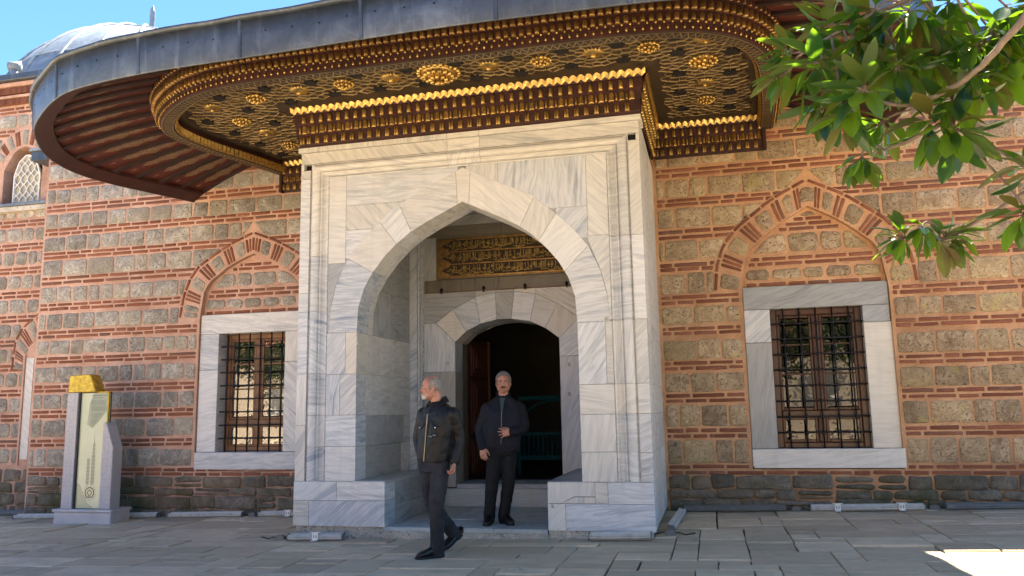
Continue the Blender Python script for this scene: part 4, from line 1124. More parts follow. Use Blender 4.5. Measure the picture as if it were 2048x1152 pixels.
# lattice of gilt battens : cells of a Voronoi pattern round the rosettes
STAR = [(-3.12,-.41),(-1.81,-.63),(-3.02,.71),(-.63,-.67),(.53,-.67),(1.7,-.67),(2.88,-.69),(2.86,.64)]
BEAD = [(-2.42,-.56),(-3.06,.15),(-3.02,1.33),(-1.21,-.68),(1.12,-.65),(2.29,-.68),(2.87,1.25)]
BIG = [(-.06,-.66)]; MID = [(2.85,-.09)]
HOLE = [(-2.83,-.7),(-2.17,-.79),(-2.76,-.18),(-3.51,.07),(-2.11,-.28),(-2.72,.39),(-3.46,.61),(-3.42,1.19),(-1.56,-.82),(-3.39,1.77),(-2.65,1.0),(-2.63,1.6),(-1.47,-.38),(-.97,-.88),(-.89,-.38),(-.38,-.86),(-.33,-.36),(.2,-.86),(.3,-.36),(.78,-.83),(.82,-.34),(1.38,-.85),(1.41,-.39),(1.97,-.82),(1.99,-.39),(2.57,-.84),(2.58,-.41),(3.15,-.26),(2.57,.23),(3.15,.39),(2.56,.9),(3.16,1.08),(2.58,1.54),(3.17,1.68)]
sites = []
def ok_site(p, r=.058): return all((p[0]-q[0])**2+(p[1]-q[1])**2 > r*r for q in sites)
for L_, n1, r1, n2, r2 in ((BIG, 14, .25, 18, .36), (MID, 12, .18, 14, .28), (STAR, 10, .15, 12, .25), (BEAD, 10, .15, 12, .25), (HOLE, 6, .115, 12, .2)):
    for c_ in L_:
        sites.append(c_)
        for n_, r_, o_ in ((n1, r1, 0), (n2, r2, .5)):
            for k in range(n_):
                a = 2*math.pi*(k+o_)/n_; p = (c_[0]+r_*math.cos(a), c_[1]+r_*math.sin(a))
                if ok_site(p, .06 if r_ == r1 else .066): sites.append(p)
gx = -4.1
while gx < 4.0:
    gy = -1.6
    while gy < 2.3:
        p = (gx+rng.uniform(-.02, .02), gy+rng.uniform(-.02, .02))
        if ok_site(p, .085): sites.append(p)
        gy += .075
    gx += .075
A = np.array(sites)
polyo = [(p.x-q.x*.25, p.y-q.y*.25) for p, q in zip(ro, nro)]
PO = np.array(polyo+[(3.42, 2.2), (-3.42, 2.2)])
def inside(x, y):
    if y > -.25 and abs(x) < 2.34: return False
    if y > 1.98: return False
    x1, y1 = PO[:, 0], PO[:, 1]; x2, y2 = np.roll(x1, -1), np.roll(y1, -1)
    c_ = ((y1 > y) != (y2 > y)) & (x < (x2-x1)*(y-y1)/(y2-y1+1e-12)+x1)
    return bool(c_.sum() % 2)
done = set(); mb = MB()
for i in range(len(A)):
    d2 = ((A-A[i])**2).sum(1); nb = np.argsort(d2)[1:18]
    P = [(A[i][0]+.3*a, A[i][1]+.3*b, -1) for a, b in ((-1,-1),(1,-1),(1,1),(-1,1))]
    for j in nb:
        mx, my = (A[i]+A[j])/2; nx, ny = A[j]-A[i]; Q = []
        dist = [(p[0]-mx)*nx+(p[1]-my)*ny for p in P]
        m_ = len(P)
        for k in range(m_):
            a, b = P[k], P[(k+1) % m_]; da, db = dist[k], dist[(k+1) % m_]
            if da <= 0:
                Q.append(a)
                if db > 0: t = da/(da-db); Q.append((lerp(a[0], b[0], t), lerp(a[1], b[1], t), int(j)))
            elif db <= 0: t = da/(da-db); Q.append((lerp(a[0], b[0], t), lerp(a[1], b[1], t), a[2]))
        P = Q
    for k in range(len(P)):
        a, b = P[k], P[(k+1) % len(P)]; j = a[2]
        if j < 0 or (j, i) in done: continue
        done.add((i, j))
        if math.hypot(b[0]-a[0], b[1]-a[1]) < .008: continue
        if not (inside(a[0], a[1]) and inside(b[0], b[1])): continue
        dx, dy = b[0]-a[0], b[1]-a[1]; l = math.hypot(dx, dy); nx, ny = -dy/l*.0036, dx/l*.0036
        za, zb = S(a[1]), S(b[1]); h = .014
        mb.add([(a[0]+nx, a[1]+ny, za), (b[0]+nx, b[1]+ny, zb), (b[0]+nx*.5, b[1]+ny*.5, zb-h), (a[0]+nx*.5, a[1]+ny*.5, za-h), (a[0]-nx*.5, a[1]-ny*.5, za-h), (b[0]-nx*.5, b[1]-ny*.5, zb-h), (b[0]-nx, b[1]-ny, zb), (a[0]-nx, a[1]-ny, za)],
               [(0,1,2,3), (3,2,5,4), (4,5,6,7)])
mb.build('batten_lattice', M['gold_batten'], canopy, kind='stuff')
# carved band pattern under the ring: little battens
mb = MB()
for i in range(0, 2*n if False else len(rl)-1):
    p, q = rl[i], nl[i]; p2 = rl[i+1]
    o1, o2 = (-.13, -.03) if i % 2 else (-.03, -.13)
    a = (p.x+q.x*o1, p.y+q.y*o1); b = (p2.x+nl[i+1].x*o2, p2.y+nl[i+1].y*o2)
    dx, dy = b[0]-a[0], b[1]-a[1]; l = math.hypot(dx, dy) or 1; nx, ny = -dy/l*.005, dx/l*.005
    mb.add([(a[0]+nx, a[1]+ny, S(a[1])-.213), (b[0]+nx, b[1]+ny, S(b[1])-.213), (b[0]-nx, b[1]-ny, S(b[1])-.213), (a[0]-nx, a[1]-ny, S(a[1])-.213)], [(0,1,2,3)])
for o in (-.142, -.015):
    for i in range(len(rl)-1):
        a = (rl[i].x+nl[i].x*o, rl[i].y+nl[i].y*o); b = (rl[i+1].x+nl[i+1].x*o, rl[i+1].y+nl[i+1].y*o)
        c1 = (rl[i].x+nl[i].x*(o+.009), rl[i].y+nl[i].y*(o+.009)); c2 = (rl[i+1].x+nl[i+1].x*(o+.009), rl[i+1].y+nl[i+1].y*(o+.009))
        mb.add([(a[0], a[1], S(a[1])-.214), (b[0], b[1], S(b[1])-.214), (c2[0], c2[1], S(c2[1])-.214), (c1[0], c1[1], S(c1[1])-.214)], [(0,1,2,3)])
mb.build('carved_band', M['gold_batten'], canopy, kind='stuff')
# rosettes
def rosette(c_, kind):
    mb = MB(); x, y = c_; z = S(y)
    if kind == 'star':
        n_ = 16; V = [(x, y, z-.05)]
        for k in range(2*n_):
            a = math.pi*k/n_; r = .125 if k % 2 == 0 else .075
            V.append((x+r*math.cos(a), y+r*math.sin(a), z-(.012 if k % 2 == 0 else .03)))
        V = V+[(v[0], v[1], z) for v in V[1:]]; N = 2*n_
        mb.add(V, [(0, 1+(k+1)%N, 1+k) for k in range(N)]+[(1+k, 1+(k+1)%N, 1+N+(k+1)%N, 1+N+k) for k in range(N)])
        mb.ell((x, y, z-.045), (.028, .028, .03), 8, 5)
    else:
        R = {'big': .225, 'mid': .145}.get(kind, .105); br = {'big': .030, 'mid': .025}.get(kind, .019)
        rings = ((R, 0.0, 22 if kind == 'big' else 14), (R*.72, -.05, 16 if kind == 'big' else 9), (R*.40, -.085, 9 if kind == 'big' else 5))
        if kind != 'big': rings = ((R, -.008, 14), (R*.66, -.035, 9), (R*.3, -.055, 4))
        mb.ell((x, y, z), (R*.95, R*.95, .09 if kind == 'big' else .045), 16, 6)
        for r, dz, k_ in rings:
            for k in range(k_):
                a = 2*math.pi*k/k_; mb.ell((x+r*math.cos(a), y+r*math.sin(a), z+dz-.01), (br, br, br*1.4), 6, 4)
        if kind == 'big': mb.ell((x, y, z-.12), (.025, .025, .05), 8, 5)
    mb.build('gilt_rosette', M['gold'], canopy, True)
for c_ in STAR: rosette(c_, 'star')
for c_ in BEAD: rosette(c_, 'bead')
for c_ in BIG: rosette(c_, 'big')
for c_ in MID: rosette(c_, 'mid')
hexm = MB()
V = []
for r, dz in ((.085, .0), (.085, -.022), (.068, -.024), (.055, -.016)):
    V += [(r*math.cos(math.pi*k/3), r*math.sin(math.pi*k/3), dz) for k in range(6)]
F = [(j*6+k, j*6+(k+1)%6, j*6+6+(k+1)%6, j*6+6+k) for j in range(3) for k in range(6)]+[tuple(range(18, 24))]
hexm.add(V, F); hm = hexm.mesh('hexagonal_boss', M['dark_hole'])
for c_ in HOLE: link('hexagonal_boss', hm, canopy, (c_[0], c_[1], S(c_[1])-.002))

# ---- sloping underside: boards and rafters
def panelmat():
    m = NT('painted_board'); uv = m.n('UVMap').outputs[0]; sx = m.n('SeparateXYZ', ins={0: uv}).outputs; r = m.rand()
    u, v = sx[0], m.math('ABSOLUTE', m.math('SUBTRACT', sx[1], .5))
    per = m.math('MULTIPLY', u, 3.0)
    d = m.math('ABSOLUTE', m.math('SUBTRACT', u, .50))                     # a long spindle of scrollwork on each board
    env = m.math('SUBTRACT', .27, m.math('MULTIPLY', d, .85))
    wob = m.math('MULTIPLY', m.math('SINE', m.math('MULTIPLY', u, 40.0)), .05)
    ins_ = m.math('LESS_THAN', v, m.math('ADD', env, wob))
    w = m.n('TexWave', wave_type='RINGS', ins={'Vector': m.n('Mapping', ins={'Vector': uv, 'Scale': (20, 3.4, 1)}).outputs[0], 'Scale': 1.3, 'Distortion': 7.0, 'Detail': 2.0, 'Detail Scale': 1.6}).outputs[1]
    pat = m.math('MULTIPLY', ins_, m.math('GREATER_THAN', w, .60))
    endz = m.math('GREATER_THAN', m.math('ADD', u, m.math('MULTIPLY', v, -.12)), .905); wz = m.math('GREATER_THAN', w, .5)
    e1 = m.math('LESS_THAN', u, .955)
    pat = m.math('MAXIMUM', pat, m.math('MULTIPLY', m.math('MULTIPLY', endz, wz), e1))
    bd = m.math('MULTIPLY', m.math('GREATER_THAN', v, .43), m.math('LESS_THAN', u, .97))
    n = m.noise(m.pos(), 6, 4)
    c = m.ramp(n, [(.3, (.060, .012, .009)), (.7, (.095, .022, .015))])
    c = m.mix(pat, c, (.27, .21, .12)); c = m.mix(m.math('MULTIPLY', bd, .6), c, (.03, .010, .008))
    m.set(c, .5, 0, .4); return m.mat
M['painted_board'] = panelmat()
M['rafter_dark'] = simple('rafter_dark', (.020, .009, .009), .55, var=.3, nscale=5)
NB = 46
ra = plan(RO, NB+1); rb = plan(RIM, NB+1); na = normals(ra); nb_ = normals(rb)
if na[NB//2].y > 0: na = [-q for q in na]
if nb_[NB//2].y > 0: nb_ = [-q for q in nb_]
def under(i, t, dz=0):
    a = ra[i]+na[i]*.145; b = rb[i]-nb_[i]*.02
    x, y = lerp(a.x, b.x, t), lerp(a.y, b.y, t); za = S(a.y)+.14
    return Vector((x, y, lerp(za, ZR+.075, t)+.035*math.sin(math.pi*t)+dz))
for i in range(NB):
    me = bpy.data.meshes.new('painted_board'); K = 5; V = []; F = []; UV = []
    for k in range(K+1):
        t = k/K; V += [under(i, t, .012), under(i+1, t, .012)]
    for k in range(K):
        F.append((2*k, 2*k+1, 2*k+3, 2*k+2)); UV += [(k/K, 0), (k/K, 1), ((k+1)/K, 1), ((k+1)/K, 0)]
    me.from_pydata(V, [], F); me.materials.append(M['painted_board'])
    ul = me.uv_layers.new(name='UVMap')
    for q, c_ in zip(ul.data, UV): q.uv = c_
    link('painted_board', me, canopy)
for i in range(NB+1):
    mb = MB(); K = 4; V = []
    a = under(i, 0); b = under(i, 1); d = (b-a).normalized(); sd_ = Vector((-d.y, d.x, 0)).normalized()*.034
    for k in range(K+1):
        p = under(i, k/K); V += [p-sd_+Vector((0, 0, .02)), p-sd_-Vector((0, 0, .028)), p+sd_-Vector((0, 0, .028)), p+sd_+Vector((0, 0, .02))]
    mb.add(V, [(k*4+j, k*4+j+1, k*4+5+j, k*4+4+j) for k in range(K) for j in range(3)])
    mb.build('rafter', M['rafter_dark'], canopy)
# rim board, lead fascia, lip, roof skin
mb = MB(); sweep(mb, rim, nrim, [(-.20, ZR+.14), (-.195, ZR+.10), (-.02, ZR+.004), (-.012, ZR), (-.01, ZR+.04)]); mb.build('rim_board', M['maroon'], canopy)
mb = MB()
for i in range(NR-1):
    a, b = rim[i], rim[i+1]
    p1, p2, p3 = [], [], []
    def top(p, t, k): 
        q = Vector((p.x*(1-.25*t), lerp(p.y, Dw, t))); return (q.x, q.y, lerp(5.22, 6.0, t**.8))
    for k in range(4):
        t0, t1 = k/4, (k+1)/4
        mb.add([top(a, t0, 0), top(b, t0, 0), top(b, t1, 0), top(a, t1, 0)], [(0,1,2,3)])
mb.build('canopy_roof', M['lead'], canopy)
NP = 14; seg = (NR-1)/NP
for k in range(NP):
    i0, i1 = round(k*seg), round((k+1)*seg)
    mb = MB(); sl = rim[i0:i1+1]; sn = nrim[i0:i1+1]
    e = rng.uniform(-.004, .004)
    sweep(mb, sl, sn, [(-.01, ZR), (.0, ZR-.004), (.006, ZR+.01), (.018+e, ZR+.2), (.03, ZR+.385), (-.0, ZR+.39)])
    mb.build('lead_sheet', M['lead'], canopy, True)
    mb = MB(); q, nn = sl[-1], sn[-1]; t = Vector((-nn.y, nn.x))
    V = []
    for h, o in ((0, .004), (.2, .017), (.385, .030)):
        for s_, oo in ((-.022, 0), (-.014, .014), (.014, .014), (.022, 0)): V.append((q.x+nn.x*(o+oo)+t.x*s_, q.y+nn.y*(o+oo)+t.y*s_, ZR+h))
    mb.add(V, [(a*4+b, a*4+b+1, a*4+5+b, a*4+4+b) for a in range(2) for b in range(3)]); mb.build('lead_seam', M['lead'], canopy)
mb = MB(); mb.ell((0, 0, 0), (.011, .006, .011), 8, 4); nm = mb.mesh('nail', M['iron'])
rn = plan(RIM, 62); nn_ = normals(rn)
if nn_[31].y > 0: nn_ = [-q for q in nn_]
for p, q in zip(rn, nn_): link('nail', nm, canopy, (p.x+q.x*.022, p.y+q.y*.022, ZR+.235+rng.uniform(-.012, .012)), (0, 0, math.atan2(q.x, -q.y)))
mb = MB(); rimj = [p+q*(.006*math.sin(i*.9)+rng.uniform(-.004, .004)) for i, (p, q) in enumerate(zip(rim, nrim))]
sweep(mb, rimj, nrim, [(.0, ZR+.375), (.05, ZR+.37), (.078, ZR+.385), (.078, ZR+.41), (.05, ZR+.43), (-.1, ZR+.44)]); mb.build('drip_edge', M['lead'], canopy, True)

# ================================================================== side building with dome (set back on the left)
YW = Dw+.5
side = thing('side_building', (-9.0, YW, 0), 'set back left wing with a latticed window and a ribbed lead dome', 'building')
CX, CZ, CHW = -9.14, 5.25, .29                # latticed window: centre, sill, half width
WA = [(0, 5.95), (.1, 6.10), (.2, 6.20), (.29, 6.26)]
mb = MB()
def warch(x):                                # arch intrados height of the window niche
    h = abs(x-CX); return 6.30-.12*(h/.42)-.30*max(0, (h-.12)/.30)**1.6 if h < .42 else 0
xs = [-16, -9.56]+[CX-.42+.84*k/12 for k in range(13)]+[-8.72, -8.10]
xs = sorted(set(round(x, 3) for x in xs))
for a, b in zip(xs, xs[1:]):
    m_ = (a+b)/2
    if abs(m_-CX) < .42:
        za, zb = max(5.2, warch(max(CX-.4199, a))), max(5.2, warch(min(CX+.4199, b)))
        mb.add([(a, YW, -.6), (b, YW, -.6), (b, YW, 5.2), (a, YW, 5.2)], [(0,1,2,3)])
        mb.add([(a, YW, za), (b, YW, zb), (b, YW, 7.5), (a, YW, 7.5)], [(0,1,2,3)])
        mb.add([(a, YW, za), (a, YW+.3, za), (b, YW+.3, zb), (b, YW, zb)], [(0,1,2,3)])
        mb.add([(a, YW+.3, 5.1), (b, YW+.3, 5.1), (b, YW+.3, zb+.05), (a, YW+.3, za+.05)], [(0,1,2,3)])
    else: mb.add([(a, YW, -.6), (b, YW, -.6), (b, YW, 7.5), (a, YW, 7.5)], [(0,1,2,3)])
for s in (-1, 1):
    x = CX+s*.42; mb.add([(x, YW, 5.2), (x, YW+.3, 5.2), (x, YW+.3, 6.0), (x, YW, 6.0)], [(0,1,2,3)])
wwall = mb.build('wing_wall', M['mortar'], side)
W1, W2, W3 = Pieces(), Pieces(), Pieces()
z = .62
def wrow(z0, z1, coll, wmin, wmax, gap, **k):
    """left boundary -10.2, skipping the niche, the low arch and the ledge"""
    zc = (z0+z1)/2
    sp = [((-10.4, -10.4), (-8.12, -8.12))]
    if 5.2 < z1 and z0 < 6.62:
        h = .60 if zc < 6.0 else .60*math.sqrt(max(0, 1-((zc-6.0)/.66)**2)); h = max(h, .02)
        if zc < 6.62: sp = [((-10.4, -10.4), (CX-h, CX-h)), ((CX+h, CX+h), (-8.12, -8.12))]
    if .6 < z1 and z0 < 3.15:
        b = interp([(2.3, -9.06), (2.69, -9.04), (2.90, -8.94), (3.14, -8.62)], zc) if zc > 2.35 else -8.78
        sp = [((-10.4, -10.4), (b, b))]
    for s_ in sp:
        for l0, r0, r1, l1 in run(s_, wmin, wmax, gap, rng.uniform(0, wmin)): coll.piece([(l0, z0), (r0, z0), (r1, z1), (l1, z1)], YW, **k)
zz = .66
while zz < 6.95:
    if not (4.98 < zz < 5.25): wrow(zz, zz+.23, W1, .2, .42, .04, n=10, r=.04, jit=.008, proud=.01, bev=.02, bulge=.014)
    for dz in (.29, .36):
        if not (5.0 < zz+dz < 5.26): wrow(zz+dz-.022, zz+dz+.022, W2, .2, .42, .035, n=8, r=.008, jit=.003, proud=.008, bev=.007, bulge=.002)
    zz += .43
for z0, z1 in ((.36, .56), (.18, .33), (-.02, .15), (-.25, -.06)):
    x = -10.4
    while x < -8.2:
        w = rng.uniform(.14, .45); W3.piece([(x+.02, z0+rng.uniform(-.02, .02)), (x+w-.02, z0+rng.uniform(-.02, .02)), (min(-8.12, x+w-.03), z1+rng.uniform(-.02, .02)), (x+.03, z1)], YW, n=10, r=.025, jit=.012, proud=.02, bev=.018, bulge=.010); x += w
# fans of brick round both arches
for k in range(-4, 5):
    a = k*.30; 
    for j in ((-1, 0, 1) if k % 2 else (0,)):
        aa = a+j*.06; x0_, z0_ = CX+.46*math.sin(aa), 5.93+.40*math.cos(aa); x1_, z1_ = CX+.64*math.sin(aa), 5.95+.66*math.cos(aa); w = .016 if k % 2 else .055
        tx, tz = math.cos(aa)*w, -math.sin(aa)*w
        (W2 if k % 2 else W1).piece([(x0_-tx, z0_-tz), (x0_+tx, z0_+tz), (x1_+tx*1.1, z1_+tz*1.1), (x1_-tx*1.1, z1_-tz*1.1)], YW, n=8, r=.008, jit=.003, proud=.008, bev=.007, bulge=.003)
OA = [Vector((-9.05, 0, 2.25)), Vector((-9.03, 0, 2.69)), Vector((-8.93, 0, 2.92)), Vector((-8.64, 0, 3.16)), Vector((-8.2, 0, 3.42))]
IA = [Vector((-8.80, 0, 2.20)), Vector((-8.80, 0, 2.46)), Vector((-8.72, 0, 2.64)), Vector((-8.52, 0, 2.83)), Vector((-8.2, 0, 3.05))]
OA, IA = resample(OA, 31), resample(IA, 31)
for k in range(0, 30, 1):
    a, b, c_, d = OA[k], OA[k+1], IA[k+1], IA[k]
    g = k % 8
    if g in (0, 1, 2): 
        if g == 0: W1.piece([(IA[k].x, IA[k].z), (OA[k].x+.03, OA[k].z), (OA[min(30, k+3)].x+.03, OA[min(30, k+3)].z-.02), (IA[min(30, k+3)].x, IA[min(30, k+3)].z)], YW, n=8, r=.02, jit=.005, proud=.008, bev=.012, bulge=.01)
    elif g in (4, 5, 6): W2.piece([(d.x, d.z), (a.x+.03, a.z-.01), (lerp(a.x, b.x, .6)+.03, lerp(a.z, b.z, .6)-.01), (lerp(d.x, c_.x, .6), lerp(d.z, c_.z, .6))], YW, n=8, r=.006, jit=.002, proud=.008, bev=.006, bulge=.002)
    if k % 5 == 0: 
        e = min(30, k+4); W2.piece([(OA[k].x-.018, OA[k].z+.006), (OA[k].x+.012, OA[k].z), (OA[e].x+.012, OA[e].z), (OA[e].x-.018, OA[e].z+.012)], YW, n=8, r=.005, jit=.002, proud=.014, bev=.006, bulge=0)
W1.finish('stone', M['tuff'], wwall); W2.finish('brick', M['brick'], wwall); W3.finish('plinth_stone', M['rubble'], wwall)
# dark reveal of the walled low arch and the white marble jamb inside it
mb = MB(); mb.box(-8.76, -8.60, YW-.006, YW+.05, .72, 2.44); mb.build('marble_jamb', M['marble'], side)
mb = MB(); mb.box(-8.80, -8.765, YW-.03, YW+.05, .62, 2.5); mb.build('arch_reveal', M['mortar'], side)
# latticed plaster window
lw = MB(); 
outl = [(CX-CHW, 5.22), (CX+CHW, 5.22), (CX+CHW, 5.80), (CX+.2, 6.02), (CX+.04, 6.17), (CX-.06, 6.17), (CX-.2, 6.05), (CX-CHW, 5.80)]
lwf = MB(); n_ = len(outl); Q = inset(outl, .022)
lwf.add([(p[0], YW+.09, p[1]) for p in outl]+[(p[0], YW+.09, p[1]) for p in Q]+[(p[0], YW+.13, p[1]) for p in outl]+[(p[0], YW+.13, p[1]) for p in Q],
        [(i, (i+1)%n_, n_+(i+1)%n_, n_+i) for i in range(n_)]+[(n_+i, n_+(i+1)%n_, 3*n_+(i+1)%n_, 3*n_+i) for i in range(n_)])
lwo = lwf.build('window', M['white_plaster'], side)
PO2 = outl
def inp(x, y, P=PO2):
    c_ = False
    for i in range(len(P)):
        (xa, ya), (xb, yb) = P[i-1], P[i]
        if (ya > y) != (yb > y) and x < (xb-xa)*(y-ya)/(yb-ya)+xa: c_ = not c_
    return c_
mb = MB(); 
for col in range(-3, 5):
    for sg in (-1, 1):
        pts = []
        for k in range(0, 61):
            z_ = 5.22+k*.016; x_ = CX+(col-.5)*.145+sg*.0725*math.sin(math.pi*(z_-5.22)/.20)
            if inp(x_, z_): pts.append((x_, YW+.11, z_))
            else:
                if len(pts) > 2: mb.tube(pts, .0125, 4, cap=False)
                pts = []
        if len(pts) > 2: mb.tube(pts, .0125, 4, cap=False)
mb.build('lattice', M['white_plaster'], lwo, True)
M['pale_glass'] = simple('pale_glass', (.42, .38, .26), .25, var=.25, nscale=5, spec=.6)
mb = MB(); mb.add([(p[0], YW+.135, p[1]) for p in outl], [tuple(range(n_))]); mb.build('pane', M['pale_glass'], lwo)
# ledge, eaves, dentils
mb = MB(); mb.cbox(-14, -8.12, YW-.13, YW+.02, 5.06, 5.15, .01); mb.build('stone_ledge', M['rough'], side)
mb = MB(); mb.cbox(-14, -8.10, YW-.17, YW+.02, 5.152, 5.20, .008); mb.build('lead_ledge', M['lead_light'], side)
mb = MB(); mb.cbox(-14, -8.6, YW-.24, YW+.3, 7.50, 7.62, .01); mb.build('eave', M['lead'], side)
mb = MB(); mb.cbox(-14, -8.6, YW-.15, YW+.02, 7.42, 7.495, .008, 0); mb.cbox(-14, -8.6, YW-.10, YW+.02, 7.22, 7.27, .006); mb.build('brick_course', M['mortar'], side)
dm = MB(); dm.obox((0, 0, 0), (.04, .04, 0), (-.04, .04, 0), (0, 0, .05)); dme = dm.mesh('dentil', M['brick'])
for k in range(44):
    link('dentil', dme, side, (-11.0+k*.062, YW-.05, 7.35)); link('dentil', dme, side, (-11.0+k*.062, YW-.02, 7.16))
mb = MB(); mb.add([(XL-.05, Dw+.5, 7.5), (-14, Dw+.5, 7.5), (-14, 14, 7.7), (XL-.05, 14, 7.7)], [(0,1,2,3)])
mb.box(-14, XL, YW+.3, 14, -.3, 7.4); mb.build('roof', M['lead'], side)
# stone corner block beside the canopy tip
mb = MB(); mb.cbox(-8.50, -8.10, Dw+.02, Dw+.52, 5.82, 5.98, .006); mb.build('gutter_box', M['lead'], side); mb = MB(); mb.cbox(-8.52, -8.08, Dw-.02, Dw+.52, 5.985, 6.03, .004); mb.build('gutter_lid', M['lead_light'], side)
# dome
DC = Vector((-11.65, 9.0, 11.62-3.7)); DR, DH = 3.72, 3.70
nu, nv = 48, 16; V = []; 
for j in range(nv+1):
    t = math.pi/2*j/nv
    for k in range(nu):
        a = 2*math.pi*k/nu; V.append((DC.x+DR*math.cos(a)*math.cos(t), DC.y+DR*math.sin(a)*math.cos(t), DC.z+DH*math.sin(t)))
mb = MB(); mb.add(V, [(j*nu+k, j*nu+(k+1)%nu, (j+1)*nu+(k+1)%nu, (j+1)*nu+k) for j in range(nv) for k in range(nu)])
mb.tube([(DC.x, DC.y, 6), (DC.x, DC.y, DC.z)], DR+.15, 24)
dome = mb.build('dome', M['lead_light'], side, True)
for k in range(24):
    a = 2*math.pi*k/24+.06; pts = []
    for j in range(15):
        t = math.pi/2*j/14*.985; pts.append((DC.x+DR*math.cos(a)*math.cos(t), DC.y+DR*math.sin(a)*math.cos(t), DC.z+DH*math.sin(t)))
    mb = MB(); mb.tube(pts, .055, 6, cap=False); mb.build('lead_roll', M['lead_light'], dome, True)
for t in (.55, 1.02):
    mb = MB(); mb.tube([(DC.x+DR*math.cos(a)*math.cos(t), DC.y+DR*math.sin(a)*math.cos(t), DC.z+DH*math.sin(t)) for a in [2*math.pi*k/48 for k in range(49)]], .022, 5, cap=False); mb.build('lead_seam', M['lead_light'], dome, True)
mb = MB(); zt = DC.z+DH
mb.tube([(DC.x, DC.y, zt-.3), (DC.x, DC.y, zt+.82), (DC.x, DC.y, zt+.90), (DC.x, DC.y, zt+1.0)], [.075, .070, .05, .01], 8); mb.build('finial', M['lead_light'], dome)
# grey ventilation cowl standing on the wing roof
fx, fy, fz = -10.12, 3.32, 8.0
M['alu_grey'] = simple('alu_grey', (.22, .23, .24), .5, var=.1)
cw = thing('roof_cowl', (fx, fy, fz), 'small pale grey vent cowl standing on the left wing roof', 'vent')
mb = MB(); mb.tube([(fx, fy, fz-.2), (fx, fy, fz+.14)], .085, 14); mb.build('stub_pipe', M['alu_grey'], cw, True)
mb = MB(); mb.tube([(fx-.10, fy-.05, fz+.20), (fx+.09, fy+.02, fz+.20)], .095, 16); mb.tube([(fx+.09, fy+.02, fz+.06), (fx+.09, fy+.02, fz+.32)], .015, 8); mb.build('hood', M['alu_grey'], cw, True)

# ================================================================== across the courtyard (seen only in the window panes)
opp = thing('opposite_house', (0, -26, 0), 'brick and plaster house across the courtyard, mirrored in the panes', 'house')
mb = MB()
M['opp'] = simple('opposite_wall', (.44, .36, .27), .9, var=.3, nscale=2, bump=.3)
mb.box(-34, 26, -30, -26, -1, 5.2); mb.build('wall', M['opp'], opp)
M['roof_tile'] = simple('roof_tile', (.30, .12, .07), .85, var=.3, nscale=5)
mb = MB(); mb.add([(-34.5, -25.4, 5.1), (26.5, -25.4, 5.1), (26.5, -30, 7.0), (-34.5, -30, 7.0)], [(0,1,2,3)]); mb.box(-34.5, 26.5, -25.5, -25.4, 5.0, 5.15); mb.build('roof', M['roof_tile'], opp)
for k in range(15):
    x = -32+k*3.9; mb = MB(); mb.box(x, x+1.1, -26.03, -25.98, 1.2, 3.0); w = mb.build('window', M['alu_dark'], opp)
    mb = MB(); mb.box(x-.1, x+1.2, -26.02, -25.92, 1.05, 1.2); mb.build('sill', M['white_plaster'], opp)
M['bark'] = simple('bark', (.10, .085, .07), .9, var=.35, nscale=20, bump=.8, bdist=.01)
M['far_leaf'] = simple('far_leaf', (.045, .075, .02), .6, var=.5, nscale=3)
def far_tree(x, y, h, r, lab):
    t = thing('courtyard_tree', (x, y, 0), lab, 'tree', 'trees across the courtyard')
    mb = MB(); mb.tube([(x, y, -.2), (x+.1, y, h*.3), (x, y+.1, h*.6)], [.22, .16, .08], 8)
    for k in range(6):
        a = k*1.05; mb.tube([(x, y, h*.35+k*.2), (x+r*.5*math.cos(a), y+r*.5*math.sin(a), h*.6+k*.15)], [.07, .03], 5)
    mb.build('trunk', M['bark'], t)
    mb = MB(); rr = random.Random(int(x*10))
    for k in range(1600):
        u, v = rr.uniform(0, 6.283), rr.uniform(-1, 1); q = rr.uniform(.35, 1)**.5*r*(1+.2*math.sin(3*u)+.15*math.sin(5*v+u)); c_ = math.sqrt(1-v*v)
        p = Vector((x+q*c_*math.cos(u), y+q*c_*math.sin(u), h*.72+q*v*.8)); d = Vector((rr.uniform(-1,1), rr.uniform(-1,1), rr.uniform(-1,1))).normalized()*.22; e = d.cross(Vector((rr.uniform(-1,1), rr.uniform(-1,1), 1))).normalized()*.10
        mb.add([p-d, p+e, p+d, p-e], [(0,1,2,3)])
    mb.build('crown', M['far_leaf'], t, kind='stuff')
far_tree(-17.0, -19, 6.5, 2.4, 'dark tree across the courtyard, mirrored in the left window')
far_tree(9.6, -19, 6.0, 3.0, 'dark tree across the courtyard, mirrored in the right half of the right window')
far_tree(5.0, -20, 6.5, 2.6, 'dark tree across the courtyard, mirrored in the left half of the right window')

